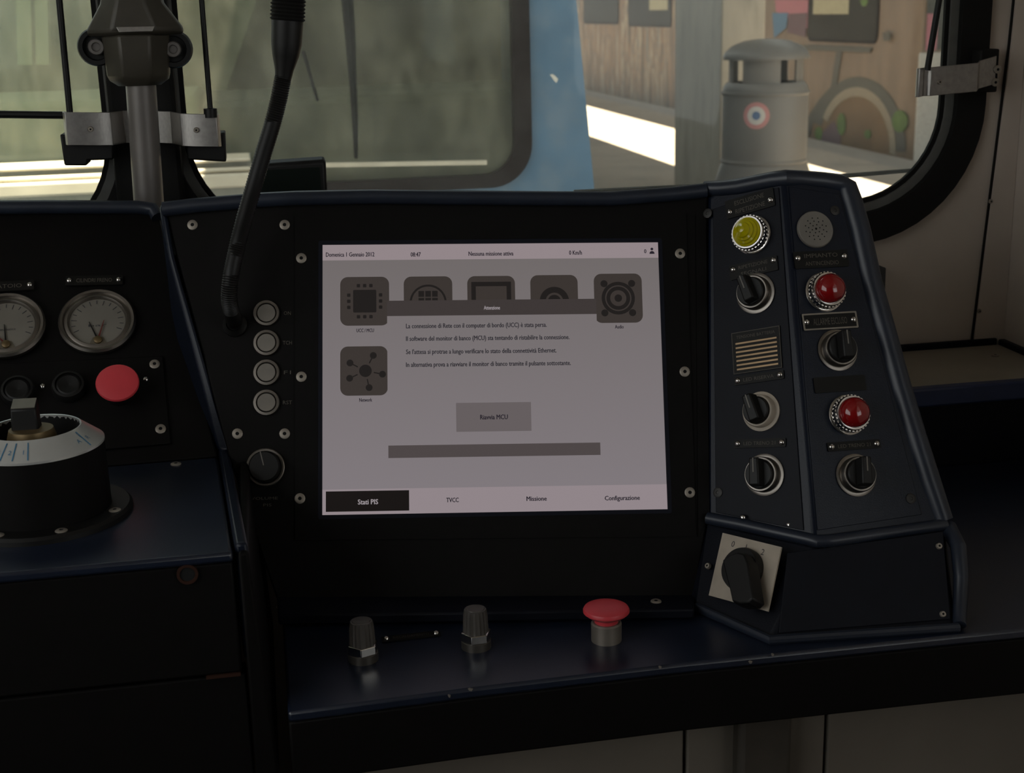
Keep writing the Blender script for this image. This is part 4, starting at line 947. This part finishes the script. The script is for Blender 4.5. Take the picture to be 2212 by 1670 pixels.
# side of the blue cab
b = MB(); e0, e1, e2_ = V((xr0+.03, YT+.03, -.6)), V((xr0, YT+.012, zr0)), V((xr0+slope*(2.85-zr0), YT+.012, 2.85))
b.add([e0, e1, e2_, e2_+V((.30, 2.2, 0)), e1+V((.30, 2.2, 0)), e0+V((.30, 2.2, 0))], [(0, 1, 4, 5), (1, 2, 3, 4)]); b.build('cab_side', blue_body, bt2, world=True)
c = at(1197, 168, YP(YT-.001)); MB().add([c+V((x, 0, z)) for x, z in ((-.012, .008), (-.004, .010), (.004, .004), (.011, -.004), (.006, -.014), (-.002, -.006), (-.006, .001))], [list(range(7))]).build('cream_paint_chip', chip_white, bt2, world=True)  # cream chip in the blue paint, laid on as a flat patch
# its wiper, a dark line, a cream strip painted as a light streak
wi = MB().tube([at(x, y, YP(YT-.05)) for x, y in ((745, -60), (755, 60), (762, 170), (767, 260), (769, 342))], [.017, .014, .010, .008, .005], 8).build('wiper_blade', black_rub, bt2, world=True)
MB().tube([at(x, y, YP(YT-.03)) for x, y in ((655, 110), (672, 170), (686, 218))], .0045, 6).build('thin_dark_line', black_rub, bt2, world=True)  # thin dark second line beside the wiper, built as a tube
MB().front([at(x, y, YP(YT-.04)) for x, y in ((380, 358), (1052, 347), (1052, 356), (380, 367))], V((0, .02, 0))).build('light_streak', cream_rib, bt2, world=True)  # cream strip added for the bright streak across the glass
# ribbed cream cowl below the left part of the windscreen
rbk = at(545, 400, YP(3.5)).x
for y0_, y1_, yy in ((359, 368, 3.50), (380, 391, 3.49), (394, 425, 3.47)):
    z1_, z0_ = at(100, y0_, YP(yy)).z, at(100, y1_, YP(yy)).z
    MB().box(-1.35, rbk, yy, YT-.03, z0_, z1_).build('cowl_rib', cream_rib, bt2, world=True, bevel=.006)
MB().box(-1.35, rbk, 3.52, YT-.031, at(100, 460, YP(3.5)).z, at(100, 360, YP(3.5)).z).build('cowl_back', mat('cowl_back_grey', (.22, .22, .19), .6), bt2, world=True)
# interior of the blue cab, with light and reflections in its glass built in colour
MB().box(-1.3, 1.0, 5.6, 5.65, -.5, 2.86).build('rear_bulkhead', int_dark, bt2, world=True)
dg = [at(x, y, YP(5.2)) for x, y in ((-260, -160), (600, -160), (548, 20), (466, 262), (462, 420), (-260, 420))]
MB().front(dg, V((0, .03, 0))).build('sunlit_glass_panel', int_green, bt2, world=True)  # pale slanted panel: the sunlit side of the glass painted in
for x0, x1 in ((30, 62), (70, 98)):
    f_ = [at(x, y, YP(5.12)) for x, y in ((x0, -160), (x1, -160), (x1+8, 140), (x0+8, 140))]; MB().front(f_, V((0, .05, 0))).build('reflected_post', refl_post, bt2, world=True)  # pale slabs built in for posts reflected in the glass
zc1 = at(200, 215, YP(4.25)).z; MB().box(-1.3, -.16, 4.25, 4.9, zc1-.30, zc1).build('lit_reflection_band', int_lit_band, bt2, world=True, bevel=.02)  # reflected band in the glass, coloured pale where it is lit
zc2 = at(700, 210, YP(4.25)).z; MB().box(-.15, .9, 4.25, 4.9, zc2-.4, zc2).build('dark_reflection_band', mat('glass_shaded_band', (.07, .075, .06), .7), bt2, world=True, bevel=.02)  # rest of the reflected band, coloured dark for the shaded glass
MB().box(-1.35, .80, YT+.06, 5.7, 2.86, 2.92).build('roof', blue_body, bt2, world=True)
MB().box(-1.38, 1.2, 5.72, 26, -.9, 2.3).build('passenger_car', blue_body, bt2, world=True, bevel=.12)  # unseen car body, added to block sky light from the platform
MB().box(-1.3, 1.0, YT+.03, 5.6, -.6, -.55).build('cab_floor', int_dark, bt2, world=True)
